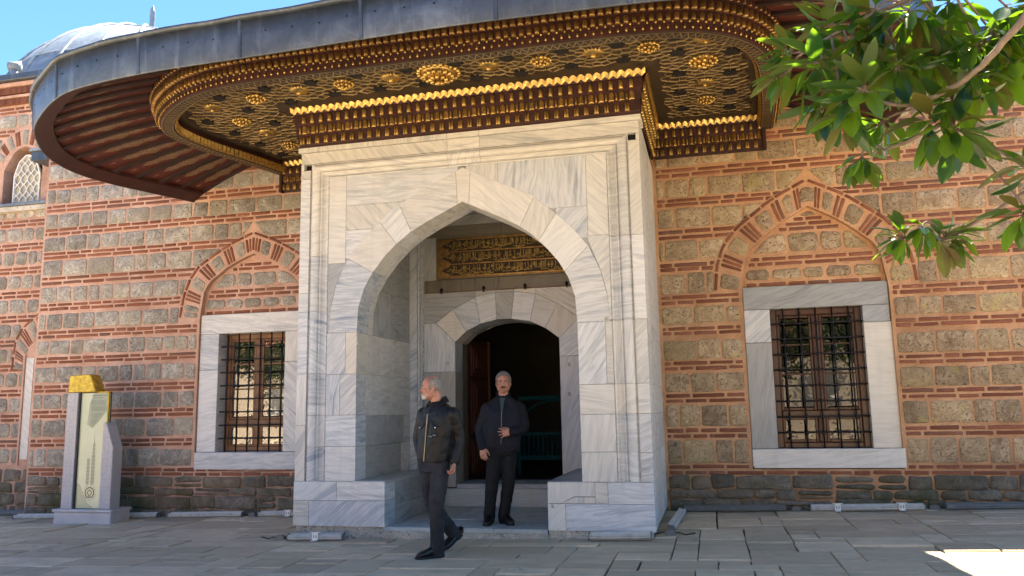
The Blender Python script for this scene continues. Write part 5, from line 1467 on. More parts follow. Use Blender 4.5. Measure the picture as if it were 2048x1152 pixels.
# ================================================================== people
RH = Vector((_cy, -_sy, 0)); FH = Vector((_sy, _cy, 0))       # a frame for posing: across, away, up
def remesh(mb, name, mat, parent, voxel, smooth_it=4, disp=0, dscale=.15, seed=0):
    me = bpy.data.meshes.new(name); me.from_pydata(mb.v, [], mb.f); me.update()
    o = bpy.data.objects.new(name+'_tmp', me); C.objects.link(o)
    r = o.modifiers.new('r', 'REMESH'); r.mode = 'VOXEL'; r.voxel_size = voxel; r.use_smooth_shade = True
    if smooth_it: q = o.modifiers.new('s', 'SMOOTH'); q.iterations = smooth_it; q.factor = .5
    if disp:
        tx = bpy.data.textures.new(name+'_folds', 'CLOUDS'); tx.noise_scale = dscale; tx.noise_depth = 3
        q = o.modifiers.new('d', 'DISPLACE'); q.texture = tx; q.strength = disp; q.mid_level = .5; q.texture_coords = 'GLOBAL'
    dg = bpy.context.evaluated_depsgraph_get(); ev = o.evaluated_get(dg)
    m2 = bpy.data.meshes.new_from_object(ev); m2.name = name
    bpy.data.objects.remove(o)
    m2.materials.clear(); m2.materials.append(mat); m2.polygons.foreach_set('use_smooth', [True]*len(m2.polygons))
    return link(name, m2, parent)
def loft(mb, rings, n=20, p=2.3):
    """rings: (centre, side vector, front vector) with the half widths in the vectors"""
    V = []
    for c_, s_, f_ in rings:
        c_, s_, f_ = Vector(c_), Vector(s_), Vector(f_)
        for k in range(n):
            a = 2*math.pi*k/n; ca, sa = math.cos(a), math.sin(a)
            V.append(c_+s_*math.copysign(abs(ca)**(2/p), ca)+f_*math.copysign(abs(sa)**(2/p), sa))
    N = len(rings)
    F = [(i*n+k, i*n+(k+1)%n, (i+1)*n+(k+1)%n, (i+1)*n+k) for i in range(N-1) for k in range(n)]
    F += [tuple(range(n-1, -1, -1)), tuple(range((N-1)*n, N*n))]
    mb.add(V, F)
def limb(mb, pts, rad, n=14, dense=5):
    """smooth tapered limb through the joints"""
    P, R = [], []
    for i in range(len(pts)-1):
        for k in range(dense): P.append(Vector(pts[i]).lerp(Vector(pts[i+1]), k/dense)); R.append(lerp(rad[i], rad[i+1], k/dense))
    P.append(Vector(pts[-1])); R.append(rad[-1])
    for _ in range(2):
        P = [P[0]]+[(P[i-1]+P[i]*2+P[i+1])/4 for i in range(1, len(P)-1)]+[P[-1]]
    mb.tube(P, R, n); mb.ell(P[0], (R[0],)*3, n, 8); mb.ell(P[-1], (R[-1],)*3, n, 8)
def hand(mb, wrist, d, pn, thumb, curl=.5, s=1.0, spread=.1):
    """wrist point, direction of the hand, palm normal (towards the palm), thumb side"""
    w, d, pn, th = Vector(wrist), Vector(d).normalized(), Vector(pn).normalized(), Vector(thumb).normalized()
    pn = (pn-d*pn.dot(d)).normalized(); th = (th-d*th.dot(d)-pn*th.dot(pn)).normalized()
    limb(mb, [w-d*.03, w+d*.012], [.026*s, .026*s], 10, 2)
    loft(mb, [(w+d*t*s, th*a*s, pn*b*s) for t, a, b in ((.0, .026, .020), (.02, .033, .019), (.05, .040, .017), (.08, .042, .014), (.095, .038, .010))], 14, 2.5)
    for k, (off, L) in enumerate(((.030, .072), (.010, .080), (-.011, .075), (-.031, .060))):
        r = [.0095, .009, .0082, .0068]; r = [q*s*(1 if k < 3 else .9) for q in r]
        p = w+d*(.085-.004*abs(k-1))*s+th*off*s; a = 0; P = [p-d*.02*s, p]
        for j, f in enumerate((.45, .30, .25)):
            a += curl*(.8, 1.1, .8)[j]
            dd = (d*math.cos(a)+pn*math.sin(a)+th*(spread*(1.5-k)*.5)).normalized(); p = p+dd*L*f*s; P.append(p)
        mb.tube(P, [r[0], r[0], r[1], r[2], r[3]], 8); mb.ell(P[-1], (r[3],)*3, 8, 6)
        for q, rr_ in zip(P[1:4], r): mb.ell(q, (rr_*1.05,)*3, 8, 6)
    p = w+d*.022*s+th*.026*s+pn*.006*s; P = [p]; dd = (d*.72+th*.62+pn*.25).normalized(); P.append(p+dd*.036*s)
    dd = (d*.92+th*.18+pn*(.2+.5*curl)).normalized(); P.append(P[-1]+dd*.030*s); P.append(P[-1]+dd*.024*s)
    mb.tube(P, [.014*s, .0125*s, .0105*s, .008*s], 8); mb.ell(P[-1], (.008*s,)*3, 8, 6); mb.ell(P[0], (.016*s,)*3, 8, 6)
def head_parts(mb, c_, f, up, s=1.0):
    """skull centre, facing, up"""
    c_, f, up = Vector(c_), Vector(f).normalized(), Vector(up).normalized(); up = (up-f*up.dot(f)).normalized(); r = f.cross(up)
    R_ = Matrix((r, f, up)).transposed()
    def E(x, y, z, a, b, c2, nu=14, nv=10): mb.ell(c_+(r*x+f*y+up*z)*s, (a*s, b*s, c2*s), nu, nv, rot=R_)
    E(0, -.008, .035, .077, .097, .088, 20, 14); E(0, .022, -.02, .064, .070, .085); E(0, .030, -.068, .046, .050, .045); E(0, .055, -.088, .022, .022, .020)
    E(0, .078, .018, .050, .018, .012)                                   # brow
    for q in (-1, 1): 
        E(q*.038, .062, -.022, .024, .024, .022); E(q*.080, -.008, -.010, .010, .020, .032); E(q*.050, .015, -.055, .022, .040, .035)
        E(q*.078, .0, -.03, .008, .012, .016)
    mb.tube([c_+(f*.080+up*.012)*s, c_+(f*.098-up*.010)*s, c_+(f*.108-up*.028)*s], [.009*s, .011*s, .014*s], 10); E(0, .100, -.030, .017, .012, .010)
    E(0, .083, -.055, .024, .012, .007); E(0, .080, -.067, .020, .012, .008)
    return r, f, up
def cap(c_, r, f, up, rad, keep, name, mat, parent, s=1.0, nu=90, nv=60, jit=.0015, thick=.0):
    V = []; F = []; c_ = Vector(c_); rr = random.Random(3)
    idx = {}
    def pt(i, j):
        k = (i % nu, j)
        if k not in idx:
            a = 2*math.pi*k[0]/nu; t = -math.pi/2+math.pi*j/nv
            x, y, z = math.cos(t)*math.cos(a), math.cos(t)*math.sin(a), math.sin(t); e = 1+rr.uniform(-jit, jit)/rad[0]
            idx[k] = len(V); V.append(c_+(r*x*rad[0]+f*y*rad[1]+up*z*rad[2])*s*e)
        return idx[k]
    for j in range(nv):
        for i in range(nu):
            a = 2*math.pi*(i+.5)/nu; t = -math.pi/2+math.pi*(j+.5)/nv
            e1, e2 = .05*math.sin(a*23)+rr.uniform(-.05, .05), .05*math.sin(a*31+1)+rr.uniform(-.05, .05)
            if keep(math.cos(t)*math.cos(a), math.cos(t)*math.sin(a)+e1, math.sin(t)+e2): F.append((pt(i, j), pt(i+1, j), pt(i+1, j+1), pt(i, j+1)))
    mb = MB(); mb.add(V, F); o = mb.build(name, mat, parent, True)
    q = o.modifiers.new('t', 'SOLIDIFY'); q.thickness = .006; q.offset = 0
    return o
def skinmat():
    m = NT('skin'); p = m.pos(); n = m.noise(p, 18, 5, .6)
    c = m.ramp(n, [(.3, (.31, .135, .085)), (.55, (.41, .195, .13)), (.75, (.46, .24, .165))])
    m.set(c, .5, 0, .4); m.b.inputs['Subsurface Weight'].default_value = .12; m.b.inputs['Subsurface Radius'].default_value = (.01, .004, .002); m.b.inputs['Subsurface Scale'].default_value = .5
    m.bump(m.noise(p, 120, 4), .2, .002); return m.mat
M['skin'] = skinmat()
def cloth(name, col, rough=.75, folds=.6, scale=9, spec=.3, var=.3):
    m = NT(name); p = m.pos(); n = m.noise(p, scale, 3, .5, .3); w = m.noise(p, 160, 3, .6)
    c = m.ramp(n, [(.3, tuple(v*(1-var) for v in col)), (.7, tuple(v*(1+var) for v in col))])
    m.set(c, rough, 0, spec); m.bump(m.math('ADD', n, m.math('MULTIPLY', w, .06)), folds*.55, .03); return m.mat
M['leather'] = cloth('black_leather', (.006, .0065, .0075), .5, .9, 11, .28)
M['navy'] = cloth('navy_cloth', (.0075, .0085, .014), .72, .7, 8, .25)
M['black_cloth'] = cloth('black_cloth', (.006, .006, .0075), .8, .6)
M['denim'] = cloth('washed_black_denim', (.026, .027, .032), .82, .8, 10, .2, .35)
M['shoe'] = cloth('black_shoe', (.006, .006, .006), .35, .2, 12, .5)
M['sole'] = simple('sole', (.012, .012, .012), .7)
M['grey_hair'] = simple('grey_hair', (.17, .16, .15), .8, var=.45, nscale=60, bump=.8, bdist=.006)
M['short_hair'] = simple('short_hair', (.21, .185, .165), .8, var=.4, nscale=70, bump=.6, bdist=.004)
M['white_beard'] = simple('white_beard', (.46, .43, .40), .85, var=.35, nscale=80, bump=.8, bdist=.005)
M['moustache'] = simple('moustache', (.035, .026, .02), .8, var=.4, nscale=60)
M['eye'] = simple('eye', (.30, .28, .26), .3); M['pupil'] = simple('pupil', (.01, .008, .006), .2)
M['brass'] = simple('brass', (.26, .21, .13), .4, metal=1)
M['shirt_white'] = simple('shirt_white', (.6, .6, .6), .8); M['shirt_teal'] = simple('shirt_teal', (.035, .06, .065), .8)
M['lens'] = simple('lens', (.02, .02, .022), .12, spec=.8)

def shoe(parent, heel, toe, up=(0, 0, 1), L=.285, w=.048):
    """a shoe from heel to toe on the sole plane"""
    h, t, up = Vector(heel), Vector(toe), Vector(up).normalized(); d = (t-h).normalized(); s_ = d.cross(up).normalized()
    o = empty('shoe', (0, 0, 0), parent) if False else None
    mb = MB(); R_ = [(0, .030, .030, .040), (.03, .036, .036, .050), (.09, .038, .042, .056), (.14, .042, .038, .046), (.19, .048, .030, .034), (.24, .047, .024, .026), (.275, .032, .014, .017), (.287, .012, .010, .012)]
    loft(mb, [(h+d*x+up*(.018+c_), s_*a, up*b) for x, a, b, c_ in R_], 14, 2.3)
    loft(mb, [(h+d*.06+up*.07, s_*.038, d*.05), (h+d*.055+up*.11, s_*.040, d*.052)], 12, 2)
    so = remesh(mb, 'shoe', M['shoe'], parent, .007, 3)
    mb = MB(); loft(mb, [(h+d*x+up*z, s_*a, up*b) for x, a, b, z in ((-.006, .030, .016, .015), (.03, .039, .016, .015), (.09, .034, .014, .016), (.16, .046, .012, .014), (.22, .050, .012, .014), (.27, .038, .011, .014), (.292, .012, .009, .014))], 14, 3.5)
    mb.build('sole', M['sole'], so, True)

def person(base, label, J, cfg):
    """J: joints in (across, away, up) metres from base"""
    B = Vector(base)
    W = lambda q: B+RH*q[0]+FH*q[1]+Vector((0, 0, q[2]))
    t = thing('person', base, label, 'person')
    j = {k: W(v) for k, v in J.items()}
    fdir = (RH*cfg['face'][0]+FH*cfg['face'][1]).normalized(); tdir = (RH*cfg['torso'][0]+FH*cfg['torso'][1]).normalized()
    ts = tdir.cross(Vector((0, 0, 1))).normalized()
    hd = cfg.get('hs', 1.0); up = Vector((0, 0, 1))+fdir*cfg.get('nod', 0)
    # ---- body, one surface
    b = MB(); r, f, u = head_parts(b, j['head'], fdir, up, hd)
    limb(b, [j['neck']-Vector((0, 0, .05)), j['neck'].lerp(j['head'], .45)-f*.012, j['head']-f*.018-u*.02], [.066, .058, .058], 16, 4)
    ch = (j['sl']+j['sr'])/2; pv = (j['hl']+j['hr'])/2
    loft(b, [(pv-Vector((0, 0, .06)), ts*.14, tdir*.09), (pv+Vector((0, 0, .1)), ts*.145, tdir*.10), (ch-Vector((0, 0, .2)), ts*.15, tdir*.10), (ch-Vector((0, 0, .06)), ts*.12, tdir*.07), (j['neck']+Vector((0, 0, .01)), ts*.07, tdir*.05)], 16)
    for q in 'lr':
        limb(b, [j['s'+q]-Vector((0, 0, .06)), j['e'+q], j['w'+q]], [.040, .036, .027]); limb(b, [j['h'+q], j['k'+q], j['a'+q]], [.075, .052, .038])
        hh = cfg['hand'+q]; v = lambda a: RH*a[0]+FH*a[1]+Vector((0, 0, a[2]))
        hand(b, j['w'+q], v(hh[0]), v(hh[1]), v(hh[2]), hh[3], 1.03, hh[4] if len(hh) > 4 else .1)
    remesh(b, 'body', M['skin'], t, .0052, 2)
    for q in (-1, 1):
        mb = MB(); c_ = j['head']+(r*q*.031+f*.076+u*.002)*hd; mb.ell(c_, (.012, .010, .0075), 10, 8); e = mb.build('eye', M['eye'], t, True)
        mb = MB(); mb.ell(c_+f*.0085, (.0048,)*3, 8, 6); mb.build('pupil', M['pupil'], e, True)
        mb = MB(); mb.tube([j['head']+(r*q*.014+f*.0965+u*.020)*hd, j['head']+(r*q*.034+f*.0925+u*.026)*hd, j['head']+(r*q*.052+f*.079+u*.020)*hd], [.004, .0055, .003], 6); mb.build('eyebrow', M[cfg['brow']], t, True)
    mb = MB(); c_ = j['head']+(f*.0915-u*.060)*hd; mb.tube([c_-r*.022, c_+f*.003, c_+r*.022], .003, 6); mb.build('mouth', M['moustache'] if cfg['brow'] == 'moustache' else M['skin'], t, True)
    return t, j, r, f, u, hd, fdir, tdir, ts, W
UZ = Vector((0, 0, 1))
def torso_jacket(t, j, ts, tdir, wid, dep, hem, mat, belly=0, sl_r=(.075, .062, .046), disp=.012, seed=0):
    mb = MB(); ch = (j['sl']+j['sr'])/2; pv = (j['hl']+j['hr'])/2; nk = j['neck']
    H = lambda f_, o=0: ch.lerp(Vector((pv.x, pv.y, hem)), f_)+tdir*o
    w, d = wid, dep
    loft(mb, [(H(1.0), ts*(w*.82), tdir*(d*.98)), (H(.86, belly*.6), ts*(w*.86), tdir*(d*1.0+belly*.3)), (H(.6, belly), ts*(w*.88), tdir*(d+belly*.5)), (H(.3, belly*.6), ts*(w*.95), tdir*(d*1.02)), (H(.06), ts*(w*.93), tdir*(d*.92)), (ch+UZ*.035, ts*(w*.72), tdir*(d*.72)), (nk+UZ*.0, ts*(w*.40), tdir*(d*.55)), (nk+UZ*.02, ts*.070, tdir*.068)], 28, 2.4)
    for q in 'lr':
        limb(mb, [j['s'+q]-UZ*.032, j['e'+q], j['w'+q]-(j['w'+q]-j['e'+q]).normalized()*.012], sl_r, 16, 6)
    o = remesh(mb, 'jacket', mat, t, .0095, 5, disp, .075)
    return o
def trousers(t, j, ts, tdir, mat, wst, w=.165, d=.115, lr=(.098, .078, .066, .068)):
    mb = MB(); pv = (j['hl']+j['hr'])/2
    loft(mb, [(Vector((pv.x, pv.y, wst)), ts*w*.93, tdir*d), (pv+UZ*.0, ts*w*1.02, tdir*d*1.05), (pv-UZ*.09, ts*w*.98, tdir*d)], 22, 2.5)
    for q in 'lr':
        low = j['a'+q]-(j['k'+q]-j['a'+q])*.13
        limb(mb, [j['h'+q]-UZ*.01, j['k'+q], j['k'+q].lerp(low, .55), low], lr, 18, 6)
    return remesh(mb, 'trousers', mat, t, .0095, 4, .016, .07)

# ---- the man walking out to the left, looking away
JA = dict(head=(-.012, -.02, 1.625), neck=(.055, .0, 1.475), sl=(.215, -.11, 1.405), sr=(-.10, .10, 1.405), el=(.275, -.06, 1.125), wl=(.222, -.13, .905),
          er=(-.165, .16, 1.13), wr=(-.115, .06, .93), hl=(.085, -.05, .90), hr=(-.055, .05, .90), kl=(.045, -.10, .50), al=(.045, -.02, .10), kr=(-.015, .10, .48), ar=(.150, .42, .185), tl=(-.09, -.12, .03), tr=(.04, .36, .03))
t1, j, r, f, u, hd, fd, td, ts, W = person((.04, -1.17, 0), 'balding man in a black leather jacket and washed black jeans walking out and looking left', JA,
    dict(face=(-.97, -.25), torso=(-.62, -.78), brow='short_hair', hs=1.0, handl=((-.12, -.1, -1), (-.9, -.3, 0), (-.4, -.9, 0), .95), handr=((.25, -.1, -1), (.8, .5, 0), (-.3, -.9, 0), .3)))
jk = torso_jacket(t1, j, ts, td, .215, .125, .90, M['leather'], .012, (.068, .058, .047))
trousers(t1, j, ts, td, M['denim'], .93, .160, .118, (.098, .076, .068, .070))
shoe(t1, W((.095, .02, .0)), W((-.16, -.13, .0))); shoe(t1, W((.225, .52, .115)), W((.04, .30, .0)), (.35, 0, .93))
cap(j['head']+u*.034-f*.008, r, f, u, (.0805, .1005, .0915), lambda x, y, z: (y < .35 and -.42 < z < .60) or (y < -.25 and -.95 < z < .66), 'hair', M['short_hair'], t1)
mb = MB(); hh = j['head']
for x, y, z, a, b_, c_ in ((0, .062, -.084, .034, .030, .026), (0, .088, -.072, .020, .010, .010), (0, .094, -.046, .024, .009, .006), (-.044, .022, -.066, .018, .040, .022), (.044, .022, -.066, .018, .040, .022), (0, .075, -.098, .022, .020, .016)):
    mb.ell(hh+r*x+f*y+u*z, (a, b_, c_), 12, 8, rot=Matrix((r, f, u)).transposed())
remesh(mb, 'beard', M['white_beard'], t1, .005, 2)
# collar, shirt, zip, pockets
nk = j['neck']
def front(s_, h, out=0.0, wid=.215, dep=.125, jn=None, hem=.90, td_=None, ts_=None):
    """a point on the front of a jacket: s_ across (-1..1), h height"""
    jn = jn or j; td_ = td_ or td; ts_ = ts_ or ts
    ch = (jn['sl']+jn['sr'])/2; pv = (jn['hl']+jn['hr'])/2; k = (ch.z-h)/(ch.z-hem); c_ = ch.lerp(Vector((pv.x, pv.y, hem)), k)
    x = s_*wid*.9; y = dep*(1-min(1, abs(s_))**2.4)**(1/2.4)
    return Vector((c_.x, c_.y, h))+ts_*x+td_*(y+out)
mb = MB()
for sg in (-1, 1):
    P0 = nk+ts*sg*.066-td*.035+UZ*.075; P1 = nk+ts*sg*.070+td*.035+UZ*.045; P2 = nk+ts*sg*.045+td*.105-UZ*.035; P3 = nk+ts*sg*.125+td*.075-UZ*.030; P4 = nk+ts*sg*.12-td*.01+UZ*.01; P5 = nk+ts*sg*.02-td*.085+UZ*.085; P6 = nk+ts*sg*.0-td*.115+UZ*.02
    P7 = nk+ts*sg*.10-td*.07+UZ*.01
    mb.add([P0, P1, P2, P3, P4, P5, P6, P7], [(1, 2, 3), (0, 1, 3, 4), (5, 0, 4, 7), (5, 7, 6)])
co = mb.build('collar', M['leather'], jk); q = co.modifiers.new('t', 'SOLIDIFY'); q.thickness = .012; q.offset = 0; q = co.modifiers.new('s', 'SUBSURF'); q.levels = 2; q.render_levels = 2
mb = MB(); limb(mb, [nk+td*.05-UZ*.03, nk+td*.095-UZ*.075], [.05, .03], 12, 3); mb.build('shirt', M['black_cloth'], t1, True)
mb = MB(); zl = [front(.02, h, .020) for h in (1.37, 1.3, 1.22, 1.14, 1.06, .98, .92)]; mb.tube(zl, .0045, 6); mb.build('zip', M['brass'], jk)
for sg in (.50, -.55):
    fl = MB(); P = [front(sg-.24, 1.285, .012), front(sg+.24, 1.285, .012), front(sg+.24, 1.255, .014), front(sg, 1.225, .020), front(sg-.24, 1.255, .014)]
    fl.add(P, [(0, 1, 2, 3, 4)]); fo = fl.build('pocket_flap', M['leather'], jk); q = fo.modifiers.new('t', 'SOLIDIFY'); q.thickness = .010; q.offset = 0
    mb = MB(); mb.ell(front(sg, 1.240, .026), (.007, .007, .007), 8, 6); mb.build('snap_button', M['plastic_white'], jk, True)
gl = thing('sunglasses', tuple(front(-.38, 1.17, .03)), 'dark sunglasses hanging folded from the front of the leather jacket', 'sunglasses')
mb = MB(); a = front(-.30, 1.29, .025); b_ = front(-.62, 1.17, .03); c_ = front(-.34, 1.155, .035); mb.tube([a, a.lerp(b_, .5)+td*.01, b_], .003, 6); mb.tube([a+td*.01, c_], .003, 6); mb.build('temple', M['cable'], gl)
mb = MB()
for p in (b_.lerp(c_, .2), b_.lerp(c_, .85)): mb.ell(p, (.022, .010, .020), 12, 6)
mb.build('lens', M['lens'], gl, True)

# ---- the man standing on the platform in front of the door
JB = dict(head=(.095, -.02, 1.600), neck=(.090, .02, 1.435), sr=(-.095, .02, 1.335), sl=(.275, .03, 1.335), er=(-.185, .06, 1.06), wr=(-.160, -.07, .865),
          el=(.335, .02, 1.07), wl=(.185, -.185, 1.035), hr=(-.005, .02, .86), hl=(.150, .02, .86), kr=(-.055, -.03, .46), ar=(-.090, .02, .10), kl=(.135, -.01, .46), al=(.080, .03, .10), tr=(-.12, -.16, .03), tl=(.15, -.13, .03))
t2, j, r, f, u, hd, fd, td, ts, W = person((.28, .36, .112), 'grey haired man with a moustache in a dark zipped jacket standing before the door', JB,
    dict(face=(-.03, -1), torso=(-.10, -1), brow='moustache', hs=1.02, handr=((.15, -.25, -1), (.3, 1, 0), (.9, -.5, .0), .45), handl=((-1, -.05, -.05), (.0, 1, -.1), (.05, -.1, 1), .32, .5)))
jk2 = torso_jacket(t2, j, ts, td, .245, .135, .80+.112, M['navy'], .035, (.080, .070, .052), .014)
trousers(t2, j, ts, td, M['black_cloth'], .88+.112, .165, .125, (.100, .078, .068, .068))
shoe(t2, W((-.085, .07, 0)), W((-.125, -.2, 0))); shoe(t2, W((.075, .07, 0)), W((.165, -.18, 0)))
cap(j['head']+u*.036-f*.008, r, f, u, (.085, .105, .099), lambda x, y, z: (z > .42 and y < .80) or (y < .42 and z > -.38) or (y < -.2 and z > -.95), 'hair', M['grey_hair'], t2, 1.02, jit=.003)
mb = MB(); c_ = j['head']+(f*.098-u*.046)*hd; mb.tube([c_-r*.034-u*.010-f*.014, c_-r*.016, c_+f*.004, c_+r*.016, c_+r*.034-u*.010-f*.014], [.004, .008, .009, .008, .004], 8); mb.build('moustache', M['moustache'], t2, True)
nk = j['neck']
mb = MB(); R_ = []
for k in range(17): a = -2.6+5.2*k/16; R_.append((nk+ts*math.sin(a)*.072+td*(math.cos(a)*.078)+UZ*(.045-.045*math.cos(a)), a))
mb.tube([p for p, a in R_], .0135, 8); mb.build('collar', M['navy'], jk2, True)
mb = MB(); mb.tube([nk+ts*math.sin(a)*.058+td*math.cos(a)*.062+UZ*(.030-.022*math.cos(a)) for a in [-1.9+3.8*k/12 for k in range(13)]], .010, 8); mb.build('shirt_collar', M['shirt_white'], t2, True)
mb = MB(); fr_ = lambda s_, h, o: front(s_, h, o, .245, .135, j, .912, td, ts)
mb.add([nk+ts*.030+td*.075+UZ*.01, nk-ts*.030+td*.075+UZ*.01, fr_(-.03, 1.36, .03), fr_(.03, 1.36, .03)], [(0, 1, 2, 3)]); mb.ell(nk+td*.045-UZ*.02, (.05, .045, .045), 12, 8); mb.build('shirt', M['shirt_teal'], t2)
mb = MB(); mb.tube([fr_(.0, h, .040) for h in (1.38, 1.3, 1.2, 1.1, 1.02)], .004, 6); mb.build('zip', M['alu_dark'], jk2)

# ================================================================== door leaf and the dark room behind it
a_, b_ = Vector((-.79, 2.66, 0)), Vector((-.67, 3.34, 0)); dd = (b_-a_).normalized(); dn = Vector((dd.y, -dd.x, 0))
def leafbox(mb, s0, s1, z0, z1, o0, o1): mb.obox(a_+dd*(s0+s1)/2+dn*(o0+o1)/2+Vector((0, 0, (z0+z1)/2)), dd*(s1-s0)/2, dn*(o1-o0)/2, Vector((0, 0, (z1-z0)/2)))
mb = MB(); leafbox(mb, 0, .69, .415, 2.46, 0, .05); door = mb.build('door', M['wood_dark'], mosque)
M['wood_red'] = simple('wood_red', (.075, .022, .012), .4, var=.35, nscale=6)
for z0, z1 in ((.50, .98), (1.05, 1.85), (1.92, 2.36)):
    mb = MB(); leafbox(mb, .07, .62, z0, z1, .051, .066); leafbox(mb, .12, .57, z0+.05, z1-.05, .066, .082); leafbox(mb, .19, .50, z0+.12, z1-.12, .082, .092)
    mb.build('door_panel', M['wood_red'], door)
mb = MB(); leafbox(mb, .66, .72, .415, 2.46, -.01, .062); mb.build('door_edge', M['wood_brown'], door)
mb = MB(); p = a_+dd*.64+dn*.09; mb.tube([p+Vector((0, 0, 1.28)), p+dn*.02+Vector((0, 0, 1.35)), p+Vector((0, 0, 1.42))], .012, 6); mb.build('handle', M['aluminium'], door)
rl_ = thing('railing', (.5, 3.8, .4), 'dark teal wooden railing with thin balusters inside the doorway', 'railing')
mb = MB(); mb.box(-.26, 2.4, 3.77, 3.83, 1.555, 1.615); mb.build('top_beam', M['teal'], rl_)
for x in (-.26, .98, 2.3):
    mb = MB(); mb.box(x-.03, x+.03, 3.772, 3.828, .40, 1.553); mb.build('post', M['teal'], rl_)
mb = MB(); mb.box(-.228, 2.27, 3.775, 3.825, 1.0, 1.05); mb.build('handrail', M['teal'], rl_)
mb = MB(); mb.box(-.228, 2.27, 3.775, 3.825, .62, .69); mb.build('bottom_rail', M['teal'], rl_)
for k in range(22):
    mb = MB(); x = -.18+k*.075; mb.tube([(x, 3.8, .69), (x, 3.8, 1.0)], .010, 6); mb.build('baluster', M['teal'], rl_)
for c_ in (.36, 1.64):
    mb = MB(); mb.tube([(c_+.55*math.cos(t), 3.8, 1.22+.32*math.sin(t)) for t in [math.pi*k/14 for k in range(15)]], .018, 6, cap=False); mb.build('arch_brace', M['teal'], rl_)
pic = thing('framed_panel', (.45, 7.9, 3.0), 'dark framed calligraphy panel high on the wall inside the doorway', 'picture')
mb = MB(); mb.cbox(-.6, 1.5, 7.85, 7.98, 3.2, 4.7, .03); mb.build('frame', M['wood_dark'], pic)
mb = MB(); mb.box(-.45, 1.35, 7.835, 7.85, 3.35, 4.55); mb.build('panel', M['dark_hole'], pic)

# ================================================================== information stele
st = thing('information_stele', (-6.33, 1.6, GR(-6.3)), 'upright grey marble stele with pale glass panel and gold top', 'sign')
def carved():
    m = NT('carved_marble'); p = m.pos()
    q = m.n('Mapping', ins={'Vector': p, 'Scale': (1, 1, 1)}).outputs[0]
    v = m.n('TexVoronoi', feature='DISTANCE_TO_EDGE', ins={'Vector': q, 'Scale': 17.0, 'Randomness': .35}).outputs[0]
    v2 = m.n('TexVoronoi', feature='DISTANCE_TO_EDGE', ins={'Vector': q, 'Scale': 31.0, 'Randomness': .5}).outputs[0]
    e = m.math('MAXIMUM', m.ramp(v, [(.03, 1), (.10, 0)]), m.math('MULTIPLY', m.ramp(v2, [(.03, 1), (.09, 0)]), .6))
    c = m.mix(m.math('MULTIPLY', e, .35), (.46, .45, .47), (.30, .29, .31)); m.set(c, .6); m.bump(m.math('SUBTRACT', 1.0, e), .6, .012); return m.mat
M['carved'] = carved(); M['stele_marble'] = simple('stele_marble', (.44, .43, .45), .55, var=.12, nscale=4)
M['gold_sign'] = simple('gold_sign', (.62, .42, .06), .2, metal=1, var=.45, nscale=14, bump=.9, bdist=.02)
yb = GR(-6.3)-.02
mb = MB(); mb.cbox(-6.82, -5.83, 1.46, 1.86, yb-.05, .028, .01); mb.build('base', M['stele_marble'], st)
mb = MB(); mb.cbox(-6.84, -5.81, 1.44, 1.88, .030, .068, .008); mb.build('base_slab', M['stele_marble'], st)
mb = MB(); mb.slab([(-6.745, .07), (-6.55, .07), (-6.55, 1.775), (-6.745, 1.775)], 1.5, 1.70, .006); mb.build('left_pillar', M['carved'], st)
mb = MB(); mb.slab([(-6.08, .07), (-5.885, .07), (-5.885, .96), (-6.02, 1.32), (-6.08, 1.32)], 1.5, 1.70, .006); mb.build('right_pillar', M['carved'], st)
mb = MB(); mb.box(-6.548, -6.525, 1.52, 1.68, .07, 1.775); mb.box(-6.548, -6.082, 1.62, 1.66, .07, 1.775); mb.build('core', M['cable'], st)
M['panel_print'] = simple('panel_print', (.44, .49, .36), .22, var=.12, nscale=1.5, spec=.7)
mb = MB(); mb.add([(-6.524, 1.545, .075), (-6.082, 1.545, .075), (-6.082, 1.545, 1.32), (-6.05, 1.545, 1.33), (-6.05, 1.545, 1.765), (-6.524, 1.545, 1.765)], [(0, 1, 2, 3, 4, 5)]); mb.box(-6.524, -6.05, 1.552, 1.60, .075, 1.76)
gp = mb.build('glass_panel', M['panel_print'], st)
M['print_green'] = simple('print_green', (.24, .30, .22), .22, var=.12, nscale=2, spec=.7); M['print_dark'] = simple('print_dark', (.10, .13, .11), .3, spec=.6); M['print_black'] = simple('print_black', (.012, .012, .012), .3)
mb = MB(); y_ = 1.5438
mb.add([(-6.40, y_, 1.30), (-6.30, y_, 1.24), (-6.18, y_, 1.36), (-6.06, y_, 1.50), (-6.052, y_, 1.762), (-6.30, y_, 1.762), (-6.37, y_, 1.62)], [tuple(range(7))]); mb.build('print', M['print_green'], gp); mb = MB()
mb.add([(-6.522, y_, .078), (-6.20, y_, .078), (-6.33, y_, .16), (-6.40, y_, .30), (-6.46, y_, .42), (-6.522, y_, .44)], [tuple(range(6))]); mb.build('print', M['print_green'], gp)
mb = MB(); y_ = 1.5426
for k in range(34):
    z = 1.655-k*.0115
    if k in (7, 15, 16, 24): continue
    xe = interp([(1.24, -6.30), (1.3, -6.24), (1.36, -6.18), (1.5, -6.07), (1.7, -6.075)], z); mb.add([(-6.345, y_, z), (xe-.01-.02*(k % 3 == 1), y_, z), (xe-.01-.02*(k % 3 == 1), y_, z+.006), (-6.345, y_, z+.006)], [(0, 1, 2, 3)])
for k, (a, b) in enumerate(((-6.34, -6.24), (-6.232, -6.15), (-6.142, -6.07))): mb.add([(a, y_, 1.722), (b, y_, 1.722), (b, y_, 1.737), (a, y_, 1.737)], [(0, 1, 2, 3)])
mb.add([(-6.335, y_, 1.69), (-6.12, y_, 1.69), (-6.12, y_, 1.70), (-6.335, y_, 1.70)], [(0, 1, 2, 3)])
